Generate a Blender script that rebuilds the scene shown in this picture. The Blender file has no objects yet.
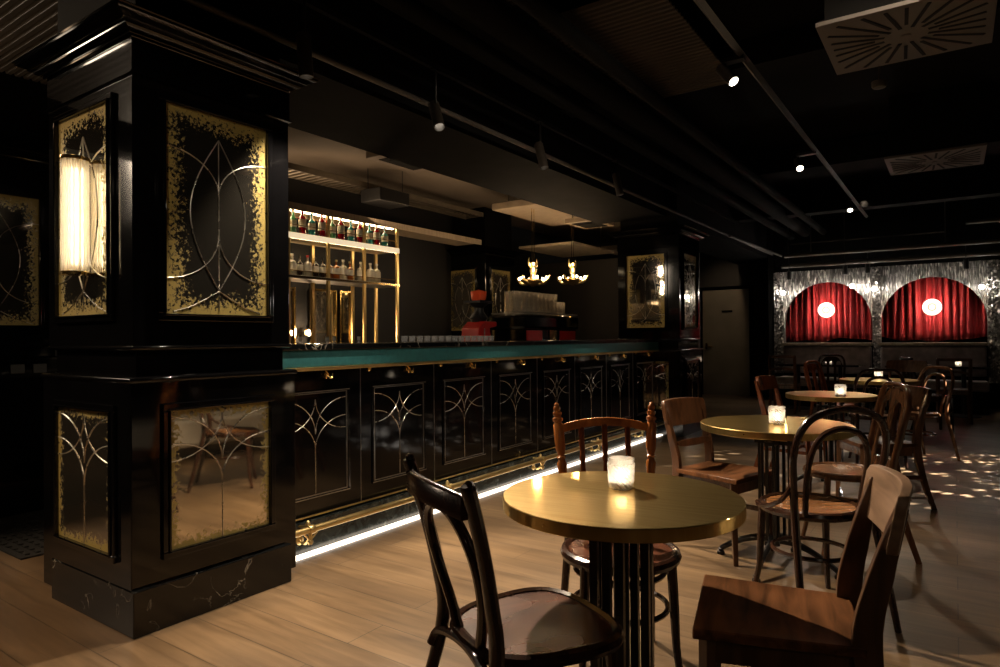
import bpy, bmesh, math, random
from mathutils import Vector, Matrix
random.seed(7)
PI = math.pi
sc = bpy.context.scene
COL = sc.collection
R = math.radians
sin, cos = math.sin, math.cos

# ------------------------------------------------------------------ camera, world, exposure
CAM_H = 1.15
cam_d = bpy.data.cameras.new('camera'); cam = bpy.data.objects.new('camera', cam_d); COL.objects.link(cam)
cam_d.sensor_width = 36; cam_d.lens = 655.5*36/1000; cam_d.clip_start = .05
yaw, pit, rol = R(34.74), R(.4125), R(-.44)
Fv = Vector((-sin(yaw)*cos(pit), cos(yaw)*cos(pit), sin(pit)))
Rv = Vector((cos(yaw), sin(yaw), 0)); Uv = Rv.cross(Fv)
R2 = Rv*cos(rol)+Uv*sin(rol); U2 = -Rv*sin(rol)+Uv*cos(rol)
cam.matrix_world = Matrix(((R2.x,U2.x,-Fv.x,0),(R2.y,U2.y,-Fv.y,0),(R2.z,U2.z,-Fv.z,CAM_H),(0,0,0,1)))
sc.camera = cam
w = bpy.data.worlds.new('world'); sc.world = w; w.use_nodes = True
w.node_tree.nodes['Background'].inputs[0].default_value = (.55,.6,.7,1)
w.node_tree.nodes['Background'].inputs[1].default_value = .004
sc.view_settings.view_transform = 'Standard'; sc.view_settings.look = 'None'
sc.view_settings.gamma = 1; sc.view_settings.use_curve_mapping = False
sc.view_settings.exposure = 0.52

WARM = (1,.68,.40); WARM2 = (1,.80,.58)
def spot(name, loc, target, power, size=60, blend=.6, col=WARM2, rad=.03, parent=None):
    d = bpy.data.lights.new(name, 'SPOT'); d.energy = power; d.spot_size = R(size); d.spot_blend = blend
    d.color = col; d.shadow_soft_size = rad
    o = bpy.data.objects.new(name, d); COL.objects.link(o)
    o.location = loc
    o.rotation_euler = (Vector(target)-Vector(loc)).to_track_quat('-Z','Y').to_euler()
    return o
def point(name, loc, power, col=WARM, rad=.02):
    d = bpy.data.lights.new(name, 'POINT'); d.energy = power; d.color = col; d.shadow_soft_size = rad
    o = bpy.data.objects.new(name, d); COL.objects.link(o); o.location = loc; return o
def area(name, loc, target, power, sx, sy, col=WARM2):
    d = bpy.data.lights.new(name, 'AREA'); d.energy = power; d.shape = 'RECTANGLE'; d.size = sx; d.size_y = sy; d.color = col
    o = bpy.data.objects.new(name, d); COL.objects.link(o); o.location = loc
    o.rotation_euler = (Vector(target)-Vector(loc)).to_track_quat('-Z','Y').to_euler(); return o

# spotlights sit in the mouths of the fixtures built further down (fixture, target, power, cone)
TRACK_X = -2.50; TRACK_Z = 2.62
SPOTS = [  # location of the head, aim, power, cone, lit
 ((-2.44,1.97,2.36), (-2.36,2.10,0), 110, 84),
 ((-2.44,2.92,2.375), (-1.2,2.2,0), 330, 78),
 ((-2.44,4.10,2.385), (-1.75,4.0,0), 160, 76),
 ((-2.44,5.42,2.42), (-1.95,5.6,0), 70, 70),
]
SPOTS2 = [
 ((-1.06,3.98,2.66), (.30,3.3,.9), 30, 60),
 ((-1.13,6.40,2.66), (-.08,3.7,0), 85, 30),
 ((-1.02,8.90,2.66), (-.5,6.9,.4), 70, 50),
]
area('bar_ceiling_fill', (-4.9,5.2,2.35), (-4.8,5.4,3.0), 7, .4, 3.2, WARM)  # added fill for the bar ceiling, no fixture there
spot('unseen_left_spot', (-3.3,-.4,2.9), (-3.0,.75,0), 170, 62, .8, WARM, .05)  # unseen spot giving the warm light on the left floor
spot('unseen_left_spot', (-4.3,-.9,2.9), (-3.2,1.6,2.2), 60, 50, .8, WARM, .05)  # added to brighten the column's left face and cornice, no fixture
spot('bar_front_wash', (.3,3.2,2.9), (-2.9,4.0,.7), 80, 80, .8, WARM2, .05)  # added to brighten the teal band and bar panels, no fixture
spot('column_wash', (-.6,-.6,2.9), (-2.6,1.6,1.3), 60, 40, .8, WARM2, .05)  # added to light the column's mirror patina, no fixture
spot('door_wash', (-3.5,11.6,3.0), (-3.7,13.1,1.7), 40, 60, .8, WARM, .05)  # added so that the far door shows, no fixture
spot('lounge_spot', (1.6,5.0,2.9), (.95,3.6,.3), 25, 70, .7, WARM2, .05)
spot('lounge_spot', (2.2,-1.0,2.9), (-.3,.6,.0), 12, 70, .7, WARM2, .05)
area('cornice_streak_fill', (-5.95,-.5,2.55), (-3.0,1.0,2.2), 28, .5, .7, WARM2)  # unseen area light added for bright streaks on the near column's cornice
area('left_ceiling_fill', (-4.7,.5,1.9), (-4.7,.8,3.0), 3, .5, .5, WARM)  # added light that brightens the ribbed deck, no fixture there
spot('banquette_wash', (-1.0,10.2,3.0), (-1.0,12.2,.7), 60, 95, .8, WARM2, .05)  # added to lighten the banquette back, no fixture

def dot_spot(loc,target,power,size,scale):
    # unseen spot added for the floor dots; its node texture breaks up the beam
    o=spot('floor_dot_spot',loc,target,power,size,.3,(1,.92,.8),.01); d=o.data; d.use_nodes=True
    n=d.node_tree.nodes; l=d.node_tree.links; e=n['Emission']
    tc=n.new('ShaderNodeTexCoord'); vo=n.new('ShaderNodeTexVoronoi'); vo.inputs['Scale'].default_value=scale; vo.inputs['Randomness'].default_value=.75
    l.new(tc.outputs['Normal'],vo.inputs[0])
    no=n.new('ShaderNodeTexNoise'); no.inputs['Scale'].default_value=scale*.22; l.new(tc.outputs['Normal'],no.inputs[0])
    mr=n.new('ShaderNodeMapRange'); mr.inputs['From Min'].default_value=.30; mr.inputs['From Max'].default_value=.20; l.new(vo.outputs['Distance'],mr.inputs[0])
    m2=n.new('ShaderNodeMapRange'); m2.inputs['From Min'].default_value=.42; m2.inputs['From Max'].default_value=.52; l.new(no.outputs[0],m2.inputs[0])
    mu=n.new('ShaderNodeMath'); mu.operation='MULTIPLY'; l.new(mr.outputs[0],mu.inputs[0]); l.new(m2.outputs[0],mu.inputs[1])
    l.new(mu.outputs[0],e.inputs['Strength'])
dot_spot((2.4,8.2,2.6),(.25,6.9,0),9000,42,44)
# ------------------------------------------------------------------ materials
MATS = {}
def NT(name):
    m = bpy.data.materials.new(name); m.use_nodes = True; MATS[name] = m
    t = m.node_tree; return m, t.nodes, t.links, t.nodes['Principled BSDF']
def ramp(n, stops, interp='LINEAR'):
    r = n.new('ShaderNodeValToRGB'); r.color_ramp.interpolation = interp
    e = r.color_ramp.elements
    while len(e) < len(stops): e.new(.5)
    for k,(p,c) in enumerate(stops): e[k].position = p; e[k].color = (*c,1) if len(c)==3 else c
    return r
def simple(name, col, rough=.4, metal=0, var=.15, scale=12, coat=0, bump=0, stretch=(1,1,1), rvar=.08, coords='Object', spec=.5):
    m,n,l,b = NT(name)
    tc = n.new('ShaderNodeTexCoord'); mp = n.new('ShaderNodeMapping'); mp.inputs['Scale'].default_value = stretch
    l.new(tc.outputs[coords], mp.inputs[0])
    no = n.new('ShaderNodeTexNoise'); no.inputs['Scale'].default_value = scale; no.inputs['Detail'].default_value = 4
    l.new(mp.outputs[0], no.inputs[0])
    r = ramp(n, [(.3, tuple(c*(1-var) for c in col)), (.7, tuple(min(1,c*(1+var)) for c in col))])
    l.new(no.outputs[0], r.inputs[0]); l.new(r.outputs[0], b.inputs['Base Color'])
    mr = n.new('ShaderNodeMapRange'); mr.inputs['To Min'].default_value = max(.01,rough-rvar); mr.inputs['To Max'].default_value = rough+rvar
    l.new(no.outputs[0], mr.inputs[0]); l.new(mr.outputs[0], b.inputs['Roughness'])
    b.inputs['Metallic'].default_value = metal; b.inputs['Coat Weight'].default_value = coat; b.inputs['Coat Roughness'].default_value = .06
    b.inputs['Specular IOR Level'].default_value = spec
    if bump:
        bp = n.new('ShaderNodeBump'); bp.inputs['Strength'].default_value = bump; bp.inputs['Distance'].default_value = .01
        l.new(no.outputs[0], bp.inputs['Height']); l.new(bp.outputs[0], b.inputs['Normal'])
    return m
def emis(name, col, st):
    m,n,l,b = NT(name)
    b.inputs['Base Color'].default_value = (*col,1); b.inputs['Emission Color'].default_value = (*col,1); b.inputs['Emission Strength'].default_value = st
    return m
lacq = simple('black_lacquer', (.0022,.0022,.0026), .07, 0, .3, 3, coat=.0, rvar=.03)
blackmat = simple('black_matt_paint', (.003,.003,.003), .8, 0, .3, 5, spec=.12)
blackmetal = simple('black_powder_coat', (.012,.012,.013), .38, .2, .2, 30)
castiron = simple('cast_iron_black', (.010,.010,.011), .3, .3, .3, 40, bump=.05)
def brushed():
    m,n,l,b = NT('brushed_brass'); out=n['Material Output']
    tc = n.new('ShaderNodeTexCoord'); mp = n.new('ShaderNodeMapping'); mp.inputs['Scale'].default_value=(2,30,2); l.new(tc.outputs['Object'],mp.inputs[0])
    no = n.new('ShaderNodeTexNoise'); no.inputs['Scale'].default_value=3; no.inputs['Detail'].default_value=5; l.new(mp.outputs[0],no.inputs[0])
    r = ramp(n,[(.3,(.68,.47,.16)),(.7,(.86,.64,.27))]); l.new(no.outputs[0],r.inputs[0]); l.new(r.outputs[0],b.inputs['Base Color'])
    b.inputs['Metallic'].default_value=1; b.inputs['Roughness'].default_value=.33
    g = n.new('ShaderNodeBsdfGlossy'); l.new(r.outputs[0],g.inputs[0]); g.inputs['Roughness'].default_value=.07
    mx = n.new('ShaderNodeMixShader'); mx.inputs[0].default_value=.5; l.new(b.outputs[0],mx.inputs[1]); l.new(g.outputs[0],mx.inputs[2]); l.new(mx.outputs[0],out.inputs[0])
    return m
brass = brushed()
brassp = simple('polished_brass', (.80,.56,.22), .18, 1, .08, 8, rvar=.05)
brasssat = simple('satin_brass', (.80,.60,.27), .36, 1, .08, 8, rvar=.05)
silver = simple('etched_silver_line', (.62,.60,.55), .28, 1, .1, 8)
dimsilver = simple('dull_silver_line', (.42,.43,.43), .32, 1, .1, 8)
goldline = simple('etched_gold_line', (.75,.66,.45), .25, 1, .1, 8)
steel = simple('brushed_steel', (.35,.34,.32), .4, .9, .1, 6, stretch=(1,1,18))
steeldoor = simple('grey_steel_door', (.20,.185,.15), .5, .35, .12, 3)
teal = simple('teal_leather', (.022,.115,.130), .42, 0, .15, 40, bump=.08)
greyvelvet = simple('taupe_upholstery', (.22,.185,.18), .8, 0, .3, 8, bump=.2)
creamleather = simple('cream_upholstery', (.55,.50,.42), .55, 0, .08, 10)
ceilblack = simple('ceiling_black', (.0045,.0042,.004), .85, 0, .3, 1.5, spec=.12)
ceilbeige = simple('bar_ceiling_plaster', (.13,.105,.08), .75, 0, .2, 1.2)
deckm = simple('corrugated_deck_dark', (.055,.045,.035), .55, .2, .25, 2)
ductm = simple('dark_duct_paint', (.004,.0036,.0032), .8, .0, .25, 3, spec=.12)
pipem = simple('grey_pipe_paint', (.09,.08,.07), .5, .2, .2, 4)
diffm = simple('diffuser_taupe_paint', (.10,.086,.078), .6, 0, .1, 3)
panelm = simple('acoustic_panel', (.34,.27,.19), .7, 0, .2, 6, stretch=(1,8,1))
redplastic = simple('red_enamel', (.36,.010,.008), .35, 0, .1, 5, coat=.4)
hopper = simple('red_orange_hopper', (.75,.09,.03), .2, 0, .1, 5)
matrub = simple('rubber_mat', (.014,.013,.012), .75, 0, .3, 20)
wallblack = simple('wall_black_paint', (.006,.006,.006), .6, 0, .3, 2)
socketm = simple('socket_grey', (.05,.05,.05), .4, 0, .1, 10)
shelfm = simple('gilded_shelf_edge', (.75,.62,.38), .45, .35, .1, 6)
labelm = simple('paper_label', (.8,.76,.66), .7, 0, .08, 10)
waxm = simple('white_wax', (.85,.8,.7), .5, 0, .05, 10)
platem = simple('white_china', (.8,.78,.74), .2, 0, .03, 10)
flame = emis('candle_flame', (1,.84,.62), 9)
ledm = emis('led_strip_diffuser', (1,.86,.70), 2.6)
bulb = emis('warm_bulb', (1,.78,.5), 14)
bulbw = emis('clear_white_bulb', (1,.90,.78), 45)
lensm = emis('spot_lens', (1,.9,.75), 5)
discm = emis('opal_disc_light', (1,.90,.76), 1.5)
discm2 = emis('opal_disc_ring', (1,.66,.46), .55)
ledshelf = emis('shelf_led', (1,.76,.45), 12)

def wood(name, dark, light, rough=.25, coat=.25, sc_=6, stretch=(1,1,.12), spec=.4):
    m,n,l,b = NT(name); b.inputs['Specular IOR Level'].default_value = spec
    tc = n.new('ShaderNodeTexCoord'); mp = n.new('ShaderNodeMapping'); mp.inputs['Scale'].default_value = stretch
    l.new(tc.outputs['Object'], mp.inputs[0])
    no = n.new('ShaderNodeTexNoise'); no.inputs['Scale'].default_value = sc_*4; no.inputs['Detail'].default_value = 6; no.inputs['Distortion'].default_value = .6
    l.new(mp.outputs[0], no.inputs[0])
    n2 = n.new('ShaderNodeTexNoise'); n2.inputs['Scale'].default_value = 5; l.new(tc.outputs['Object'], n2.inputs[0])
    mx = n.new('ShaderNodeMath'); mx.operation = 'MULTIPLY_ADD'; mx.inputs[1].default_value = .6; l.new(no.outputs[0], mx.inputs[0])
    m2 = n.new('ShaderNodeMath'); m2.operation = 'MULTIPLY'; m2.inputs[1].default_value = .4; l.new(n2.outputs[0], m2.inputs[0]); l.new(m2.outputs[0], mx.inputs[2])
    r = ramp(n, [(.36, dark), (.62, light)]); l.new(mx.outputs[0], r.inputs[0]); l.new(r.outputs[0], b.inputs['Base Color'])
    mr = n.new('ShaderNodeMapRange'); mr.inputs['To Min'].default_value = rough-.05; mr.inputs['To Max'].default_value = rough+.08
    l.new(n2.outputs[0], mr.inputs[0]); l.new(mr.outputs[0], b.inputs['Roughness'])
    b.inputs['Coat Weight'].default_value = coat; b.inputs['Coat Roughness'].default_value = .12
    bp = n.new('ShaderNodeBump'); bp.inputs['Strength'].default_value = .015; bp.inputs['Distance'].default_value = .003
    l.new(no.outputs[0], bp.inputs['Height']); l.new(bp.outputs[0], b.inputs['Normal'])
    return m
w_dark = wood('dark_walnut_stain', (.012,.006,.004), (.045,.018,.010), .22)
w_seatdark = wood('dark_red_brown_seat', (.030,.011,.007), (.12,.042,.022), .25, stretch=(1,.15,1))
w_plank = wood('worn_brown_stain', (.035,.015,.007), (.12,.052,.023), .28)
w_plankseat = wood('worn_brown_seat', (.030,.013,.006), (.20,.084,.035), .30, .0, stretch=(.15,1,1), spec=.10)
w_crest = wood('worn_light_crest', (.13,.075,.042), (.30,.185,.115), .42, .1, stretch=(.15,1,1), spec=.3)
w_orange = wood('orange_brown_stain', (.22,.062,.016), (.52,.18,.045), .22)
w_orangedk = wood('red_mahogany_stain', (.09,.024,.010), (.27,.080,.028), .22)
w_mid = wood('mid_brown_bentwood', (.05,.022,.010), (.19,.085,.038), .22)
w_lit = wood('amber_seat_ply', (.12,.050,.018), (.32,.145,.055), .24, stretch=(.15,1,1))

def marble():
    m,n,l,b = NT('black_marble')
    tc = n.new('ShaderNodeTexCoord')
    no = n.new('ShaderNodeTexNoise'); no.inputs['Scale'].default_value = 6; no.inputs['Detail'].default_value = 8; no.inputs['Distortion'].default_value = 1.6; l.new(tc.outputs['Object'], no.inputs[0])
    r = ramp(n, [(.485,(0,0,0)),(.5,(1,1,1)),(.515,(0,0,0))]); l.new(no.outputs[0], r.inputs[0])
    n2 = n.new('ShaderNodeTexNoise'); n2.inputs['Scale'].default_value = 4.2; n2.inputs['Detail'].default_value = 3; l.new(tc.outputs['Object'], n2.inputs[0])
    r2 = ramp(n, [(.52,(0,0,0)),(.68,(1,1,1))]); l.new(n2.outputs[0], r2.inputs[0])
    mu = n.new('ShaderNodeMath'); mu.operation='MULTIPLY'; l.new(r.outputs[0], mu.inputs[0]); l.new(r2.outputs[0], mu.inputs[1])
    mx = n.new('ShaderNodeMix'); mx.data_type='RGBA'; mx.inputs[6].default_value = (.004,.0045,.005,1); mx.inputs[7].default_value = (.30,.28,.24,1)
    l.new(mu.outputs[0], mx.inputs[0]); l.new(mx.outputs[2], b.inputs['Base Color']); b.inputs['Roughness'].default_value = .16
    return m
marb = marble()
def marble2():
    m,n,l,b = NT('grey_green_marble')
    tc = n.new('ShaderNodeTexCoord')
    no = n.new('ShaderNodeTexNoise'); no.inputs['Scale'].default_value = 14; no.inputs['Detail'].default_value = 8; no.inputs['Distortion'].default_value = 1.2; l.new(tc.outputs['Object'], no.inputs[0])
    r = ramp(n, [(.35,(.008,.011,.011)),(.6,(.024,.030,.029)),(.75,(.09,.10,.09))]); l.new(no.outputs[0], r.inputs[0]); l.new(r.outputs[0], b.inputs['Base Color'])
    b.inputs['Roughness'].default_value = .2
    return m
marb2 = marble2()

def floor_mat():
    m,n,l,b = NT('oak_plank_floor')
    tc = n.new('ShaderNodeTexCoord')
    br = n.new('ShaderNodeTexBrick'); br.inputs['Scale'].default_value = 1; br.inputs['Brick Width'].default_value = 1.9; br.inputs['Row Height'].default_value = .19
    br.inputs['Mortar Size'].default_value = .0022; br.inputs['Mortar Smooth'].default_value = .2; br.offset = .37
    br.inputs['Color1'].default_value = (.128,.086,.050,1); br.inputs['Color2'].default_value = (.168,.116,.070,1); br.inputs['Mortar'].default_value = (.05,.034,.02,1)
    l.new(tc.outputs['Object'], br.inputs[0])
    mp = n.new('ShaderNodeMapping'); mp.inputs['Scale'].default_value = (.9,9,1); l.new(tc.outputs['Object'], mp.inputs[0])
    no = n.new('ShaderNodeTexNoise'); no.inputs['Scale'].default_value = 2.2; no.inputs['Detail'].default_value = 8; no.inputs['Distortion'].default_value = 1.0; l.new(mp.outputs[0], no.inputs[0])
    r = ramp(n, [(.28,(.66,.62,.56)),(.72,(1.2,1.17,1.12))]); l.new(no.outputs[0], r.inputs[0])
    mx = n.new('ShaderNodeMix'); mx.data_type='RGBA'; mx.blend_type='MULTIPLY'; mx.inputs[0].default_value = 1
    l.new(br.outputs[0], mx.inputs[6]); l.new(r.outputs[0], mx.inputs[7])
    n3 = n.new('ShaderNodeTexNoise'); n3.inputs['Scale'].default_value = 1.6; n3.inputs['Detail'].default_value = 3; mp3 = n.new('ShaderNodeMapping'); mp3.inputs['Scale'].default_value=(.7,2.4,1); l.new(tc.outputs['Object'],mp3.inputs[0]); l.new(mp3.outputs[0],n3.inputs[0])
    r3 = ramp(n,[(.35,(.74,.72,.70)),(.65,(1.2,1.18,1.12))]); l.new(n3.outputs[0],r3.inputs[0])
    mx3 = n.new('ShaderNodeMix'); mx3.data_type='RGBA'; mx3.blend_type='MULTIPLY'; mx3.inputs[0].default_value=1; l.new(mx.outputs[2],mx3.inputs[6]); l.new(r3.outputs[0],mx3.inputs[7]); l.new(mx3.outputs[2], b.inputs['Base Color'])
    n2 = n.new('ShaderNodeTexNoise'); n2.inputs['Scale'].default_value = 3; l.new(tc.outputs['Object'], n2.inputs[0])
    mr = n.new('ShaderNodeMapRange'); mr.inputs['To Min'].default_value = .30; mr.inputs['To Max'].default_value = .46; l.new(n2.outputs[0], mr.inputs[0]); l.new(mr.outputs[0], b.inputs['Roughness'])
    bp = n.new('ShaderNodeBump'); bp.inputs['Strength'].default_value = .25; bp.inputs['Distance'].default_value = .004
    mm = n.new('ShaderNodeMath'); mm.operation='MULTIPLY_ADD'; mm.inputs[1].default_value = -1.2; l.new(br.outputs['Fac'], mm.inputs[0]); l.new(no.outputs[0], mm.inputs[2])
    l.new(mm.outputs[0], bp.inputs['Height']); l.new(bp.outputs[0], b.inputs['Normal'])
    return m
floorm = floor_mat()

def antique(name, W, H, seed, gold=(.36,.28,.085), edge=.05, tint=(.62,.58,.50)):
    """foxed mirror: silvering lost towards the rim (UV 0..1 over the pane)"""
    m,n,l,b = NT(name)
    uv = n.new('ShaderNodeUVMap'); sp = n.new('ShaderNodeSeparateXYZ'); l.new(uv.outputs[0], sp.inputs[0])
    def M(op, a=None, b_=None, c=None):
        x = n.new('ShaderNodeMath'); x.operation = op
        for k,v in enumerate((a,b_,c)):
            if v is None: continue
            if isinstance(v,(int,float)): x.inputs[k].default_value = v
            else: l.new(v, x.inputs[k])
        return x.outputs[0]
    u,v = sp.outputs[0], sp.outputs[1]
    du = M('MULTIPLY', M('MINIMUM', u, M('SUBTRACT',1,u)), W); dv = M('MULTIPLY', M('MINIMUM', v, M('SUBTRACT',1,v)), H)
    d = M('MINIMUM', du, dv)
    tc = n.new('ShaderNodeTexCoord'); mp = n.new('ShaderNodeMapping'); mp.inputs['Location'].default_value = (seed*3.1,seed,seed*1.7); l.new(tc.outputs['Object'], mp.inputs[0])
    no = n.new('ShaderNodeTexNoise'); no.inputs['Scale'].default_value = 60; no.inputs['Detail'].default_value = 9; no.inputs['Roughness'].default_value = .78; l.new(mp.outputs[0], no.inputs[0])
    n2 = n.new('ShaderNodeTexNoise'); n2.inputs['Scale'].default_value = 5; n2.inputs['Detail'].default_value = 2; l.new(mp.outputs[0], n2.inputs[0])
    # fac = smooth( edge*(noise) - d )
    th = M('MULTIPLY_ADD', M('SUBTRACT', no.outputs[0], .5), edge*9.0, M('MULTIPLY', n2.outputs[0], edge*1.7))
    f = n.new('ShaderNodeMapRange'); f.inputs['From Min'].default_value = -.004; f.inputs['From Max'].default_value = .006
    l.new(M('SUBTRACT', th, d), f.inputs[0])
    mx = n.new('ShaderNodeMix'); mx.data_type='RGBA'; mx.inputs[6].default_value = (*tint,1); mx.inputs[7].default_value = (*gold,1); l.new(f.outputs[0], mx.inputs[0]); l.new(mx.outputs[2], b.inputs['Base Color'])
    mr = n.new('ShaderNodeMapRange'); mr.inputs['To Min'].default_value = .035; mr.inputs['To Max'].default_value = .5; l.new(f.outputs[0], mr.inputs[0]); l.new(mr.outputs[0], b.inputs['Roughness'])
    b.inputs['Metallic'].default_value = 1
    mm = n.new('ShaderNodeMapRange'); mm.inputs['To Min'].default_value = .98; mm.inputs['To Max'].default_value = .25; l.new(f.outputs[0], mm.inputs[0]); l.new(mm.outputs[0], b.inputs['Metallic'])
    return m
mir_ut = antique('foxed_mirror_tall', .48, .87, 1, edge=.052)
mir_lt = antique('foxed_mirror_low', .47, .56, 2, edge=.030, tint=(.74,.68,.57))

def glass(name, col=(1,1,1), tr=.35, tl=.3, rough=.1, em=0):
    m,n,l,b = NT(name); n.remove(b); out = n['Material Output']
    t = n.new('ShaderNodeBsdfTransparent'); t.inputs[0].default_value = (*col,1)
    g = n.new('ShaderNodeBsdfGlossy'); g.inputs['Roughness'].default_value = rough; g.inputs[0].default_value = (.9,.9,.9,1)
    d = n.new('ShaderNodeBsdfTranslucent'); d.inputs[0].default_value = (*col,1)
    df = n.new('ShaderNodeBsdfDiffuse'); df.inputs[0].default_value = (*col,1)
    ad = n.new('ShaderNodeMixShader'); ad.inputs[0].default_value = .4; l.new(d.outputs[0], ad.inputs[1]); l.new(df.outputs[0], ad.inputs[2])
    fr = n.new('ShaderNodeLayerWeight'); fr.inputs[0].default_value = .35
    m1 = n.new('ShaderNodeMixShader'); m1.inputs[0].default_value = tl; l.new(t.outputs[0], m1.inputs[1]); l.new(ad.outputs[0], m1.inputs[2])
    m2 = n.new('ShaderNodeMixShader')
    tc = n.new('ShaderNodeTexCoord'); no = n.new('ShaderNodeTexNoise'); no.inputs['Scale'].default_value = 60; l.new(tc.outputs['Object'], no.inputs[0])
    ma = n.new('ShaderNodeMath'); ma.operation='MULTIPLY_ADD'; ma.inputs[1].default_value = .7; l.new(fr.outputs['Facing'], ma.inputs[0])
    mb = n.new('ShaderNodeMath'); mb.operation='MULTIPLY'; mb.inputs[1].default_value = .12; l.new(no.outputs[0], mb.inputs[0]); l.new(mb.outputs[0], ma.inputs[2])
    l.new(ma.outputs[0], m2.inputs[0]); l.new(m1.outputs[0], m2.inputs[1]); l.new(g.outputs[0], m2.inputs[2]); l.new(m2.outputs[0], out.inputs[0])
    return m
g_tumbler = glass('cut_crystal', (1,.98,.95), tl=.40, rough=.04)
g_clear = glass('clear_glass', (.95,.97,1), tl=.22)
g_rod = glass('glass_rod', (1,.97,.90), tl=.5)
g_red = glass('dark_red_bottle', (.42,.008,.03), tl=.8)
g_teal = glass('teal_bottle', (.06,.45,.45), tl=.8)
g_green = glass('pale_green_bottle', (.20,.50,.28), tl=.8)
g_amber = glass('amber_bottle', (.6,.20,.03), tl=.8)
g_white = glass('frosted_bottle', (.85,.80,.68), tl=.8)

def sequins(name, scale, stringy):
    m,n,l,b = NT(name)
    tc = n.new('ShaderNodeTexCoord')
    vo = n.new('ShaderNodeTexVoronoi'); vo.inputs['Scale'].default_value = scale; mq = n.new('ShaderNodeMapping'); mq.inputs['Scale'].default_value = (1.3,1,.22 if stringy else 1); l.new(tc.outputs['Object'], mq.inputs[0]); l.new(mq.outputs[0], vo.inputs[0])
    r = n.new('ShaderNodeSeparateColor'); l.new(vo.outputs['Color'], r.inputs[0])
    cr = ramp(n, [(.1,(.14,.135,.13)),(.8,(.36,.34,.32)),(1,(.9,.87,.82))]); l.new(r.outputs[0], cr.inputs[0]); l.new(cr.outputs[0], b.inputs['Base Color'])
    ge = n.new('ShaderNodeNewGeometry')
    vs = n.new('ShaderNodeVectorMath'); vs.operation='SUBTRACT'; vs.inputs[1].default_value = (.5,.5,.5); l.new(vo.outputs['Color'], vs.inputs[0])
    sc1 = n.new('ShaderNodeVectorMath'); sc1.operation='SCALE'; sc1.inputs['Scale'].default_value = .5 if stringy else .9; l.new(vs.outputs[0], sc1.inputs[0])
    ad = n.new('ShaderNodeVectorMath'); ad.operation='ADD'; l.new(ge.outputs['Normal'], ad.inputs[0]); l.new(sc1.outputs[0], ad.inputs[1])
    nm = n.new('ShaderNodeVectorMath'); nm.operation='NORMALIZE'; l.new(ad.outputs[0], nm.inputs[0])
    b.inputs['Metallic'].default_value = .85; b.inputs['Roughness'].default_value = .38 if stringy else .28
    if stringy:
        wv = n.new('ShaderNodeTexWave'); wv.inputs['Scale'].default_value = 14; wv.inputs['Distortion'].default_value = 1.5; wv.inputs['Detail'].default_value = 2
        mp = n.new('ShaderNodeMapping'); mp.inputs['Scale'].default_value = (1,1,.06); l.new(tc.outputs['Object'], mp.inputs[0]); l.new(mp.outputs[0], wv.inputs[0])
        bp = n.new('ShaderNodeBump'); bp.inputs['Strength'].default_value = .7; bp.inputs['Distance'].default_value = .02
        l.new(wv.outputs[0], bp.inputs['Height']); l.new(nm.outputs[0], bp.inputs['Normal']); l.new(bp.outputs[0], b.inputs['Normal'])
    else: l.new(nm.outputs[0], b.inputs['Normal'])
    return m
seq = sequins('silver_string_curtain', 60, True); seq2 = sequins('silver_sequin_strip', 34, False)
def velvet():
    m,n,l,b = NT('red_velvet'); tc = n.new('ShaderNodeTexCoord'); no = n.new('ShaderNodeTexNoise'); no.inputs['Scale'].default_value = 9; l.new(tc.outputs['Object'], no.inputs[0])
    r = ramp(n, [(.3,(.17,.002,.004)),(.7,(.28,.003,.006))]); l.new(no.outputs[0], r.inputs[0]); l.new(r.outputs[0], b.inputs['Base Color'])
    b.inputs['Roughness'].default_value = .75; b.inputs['Sheen Weight'].default_value = .15; b.inputs['Sheen Tint'].default_value = (.9,.15,.15,1)
    return m
velv = velvet()

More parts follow.
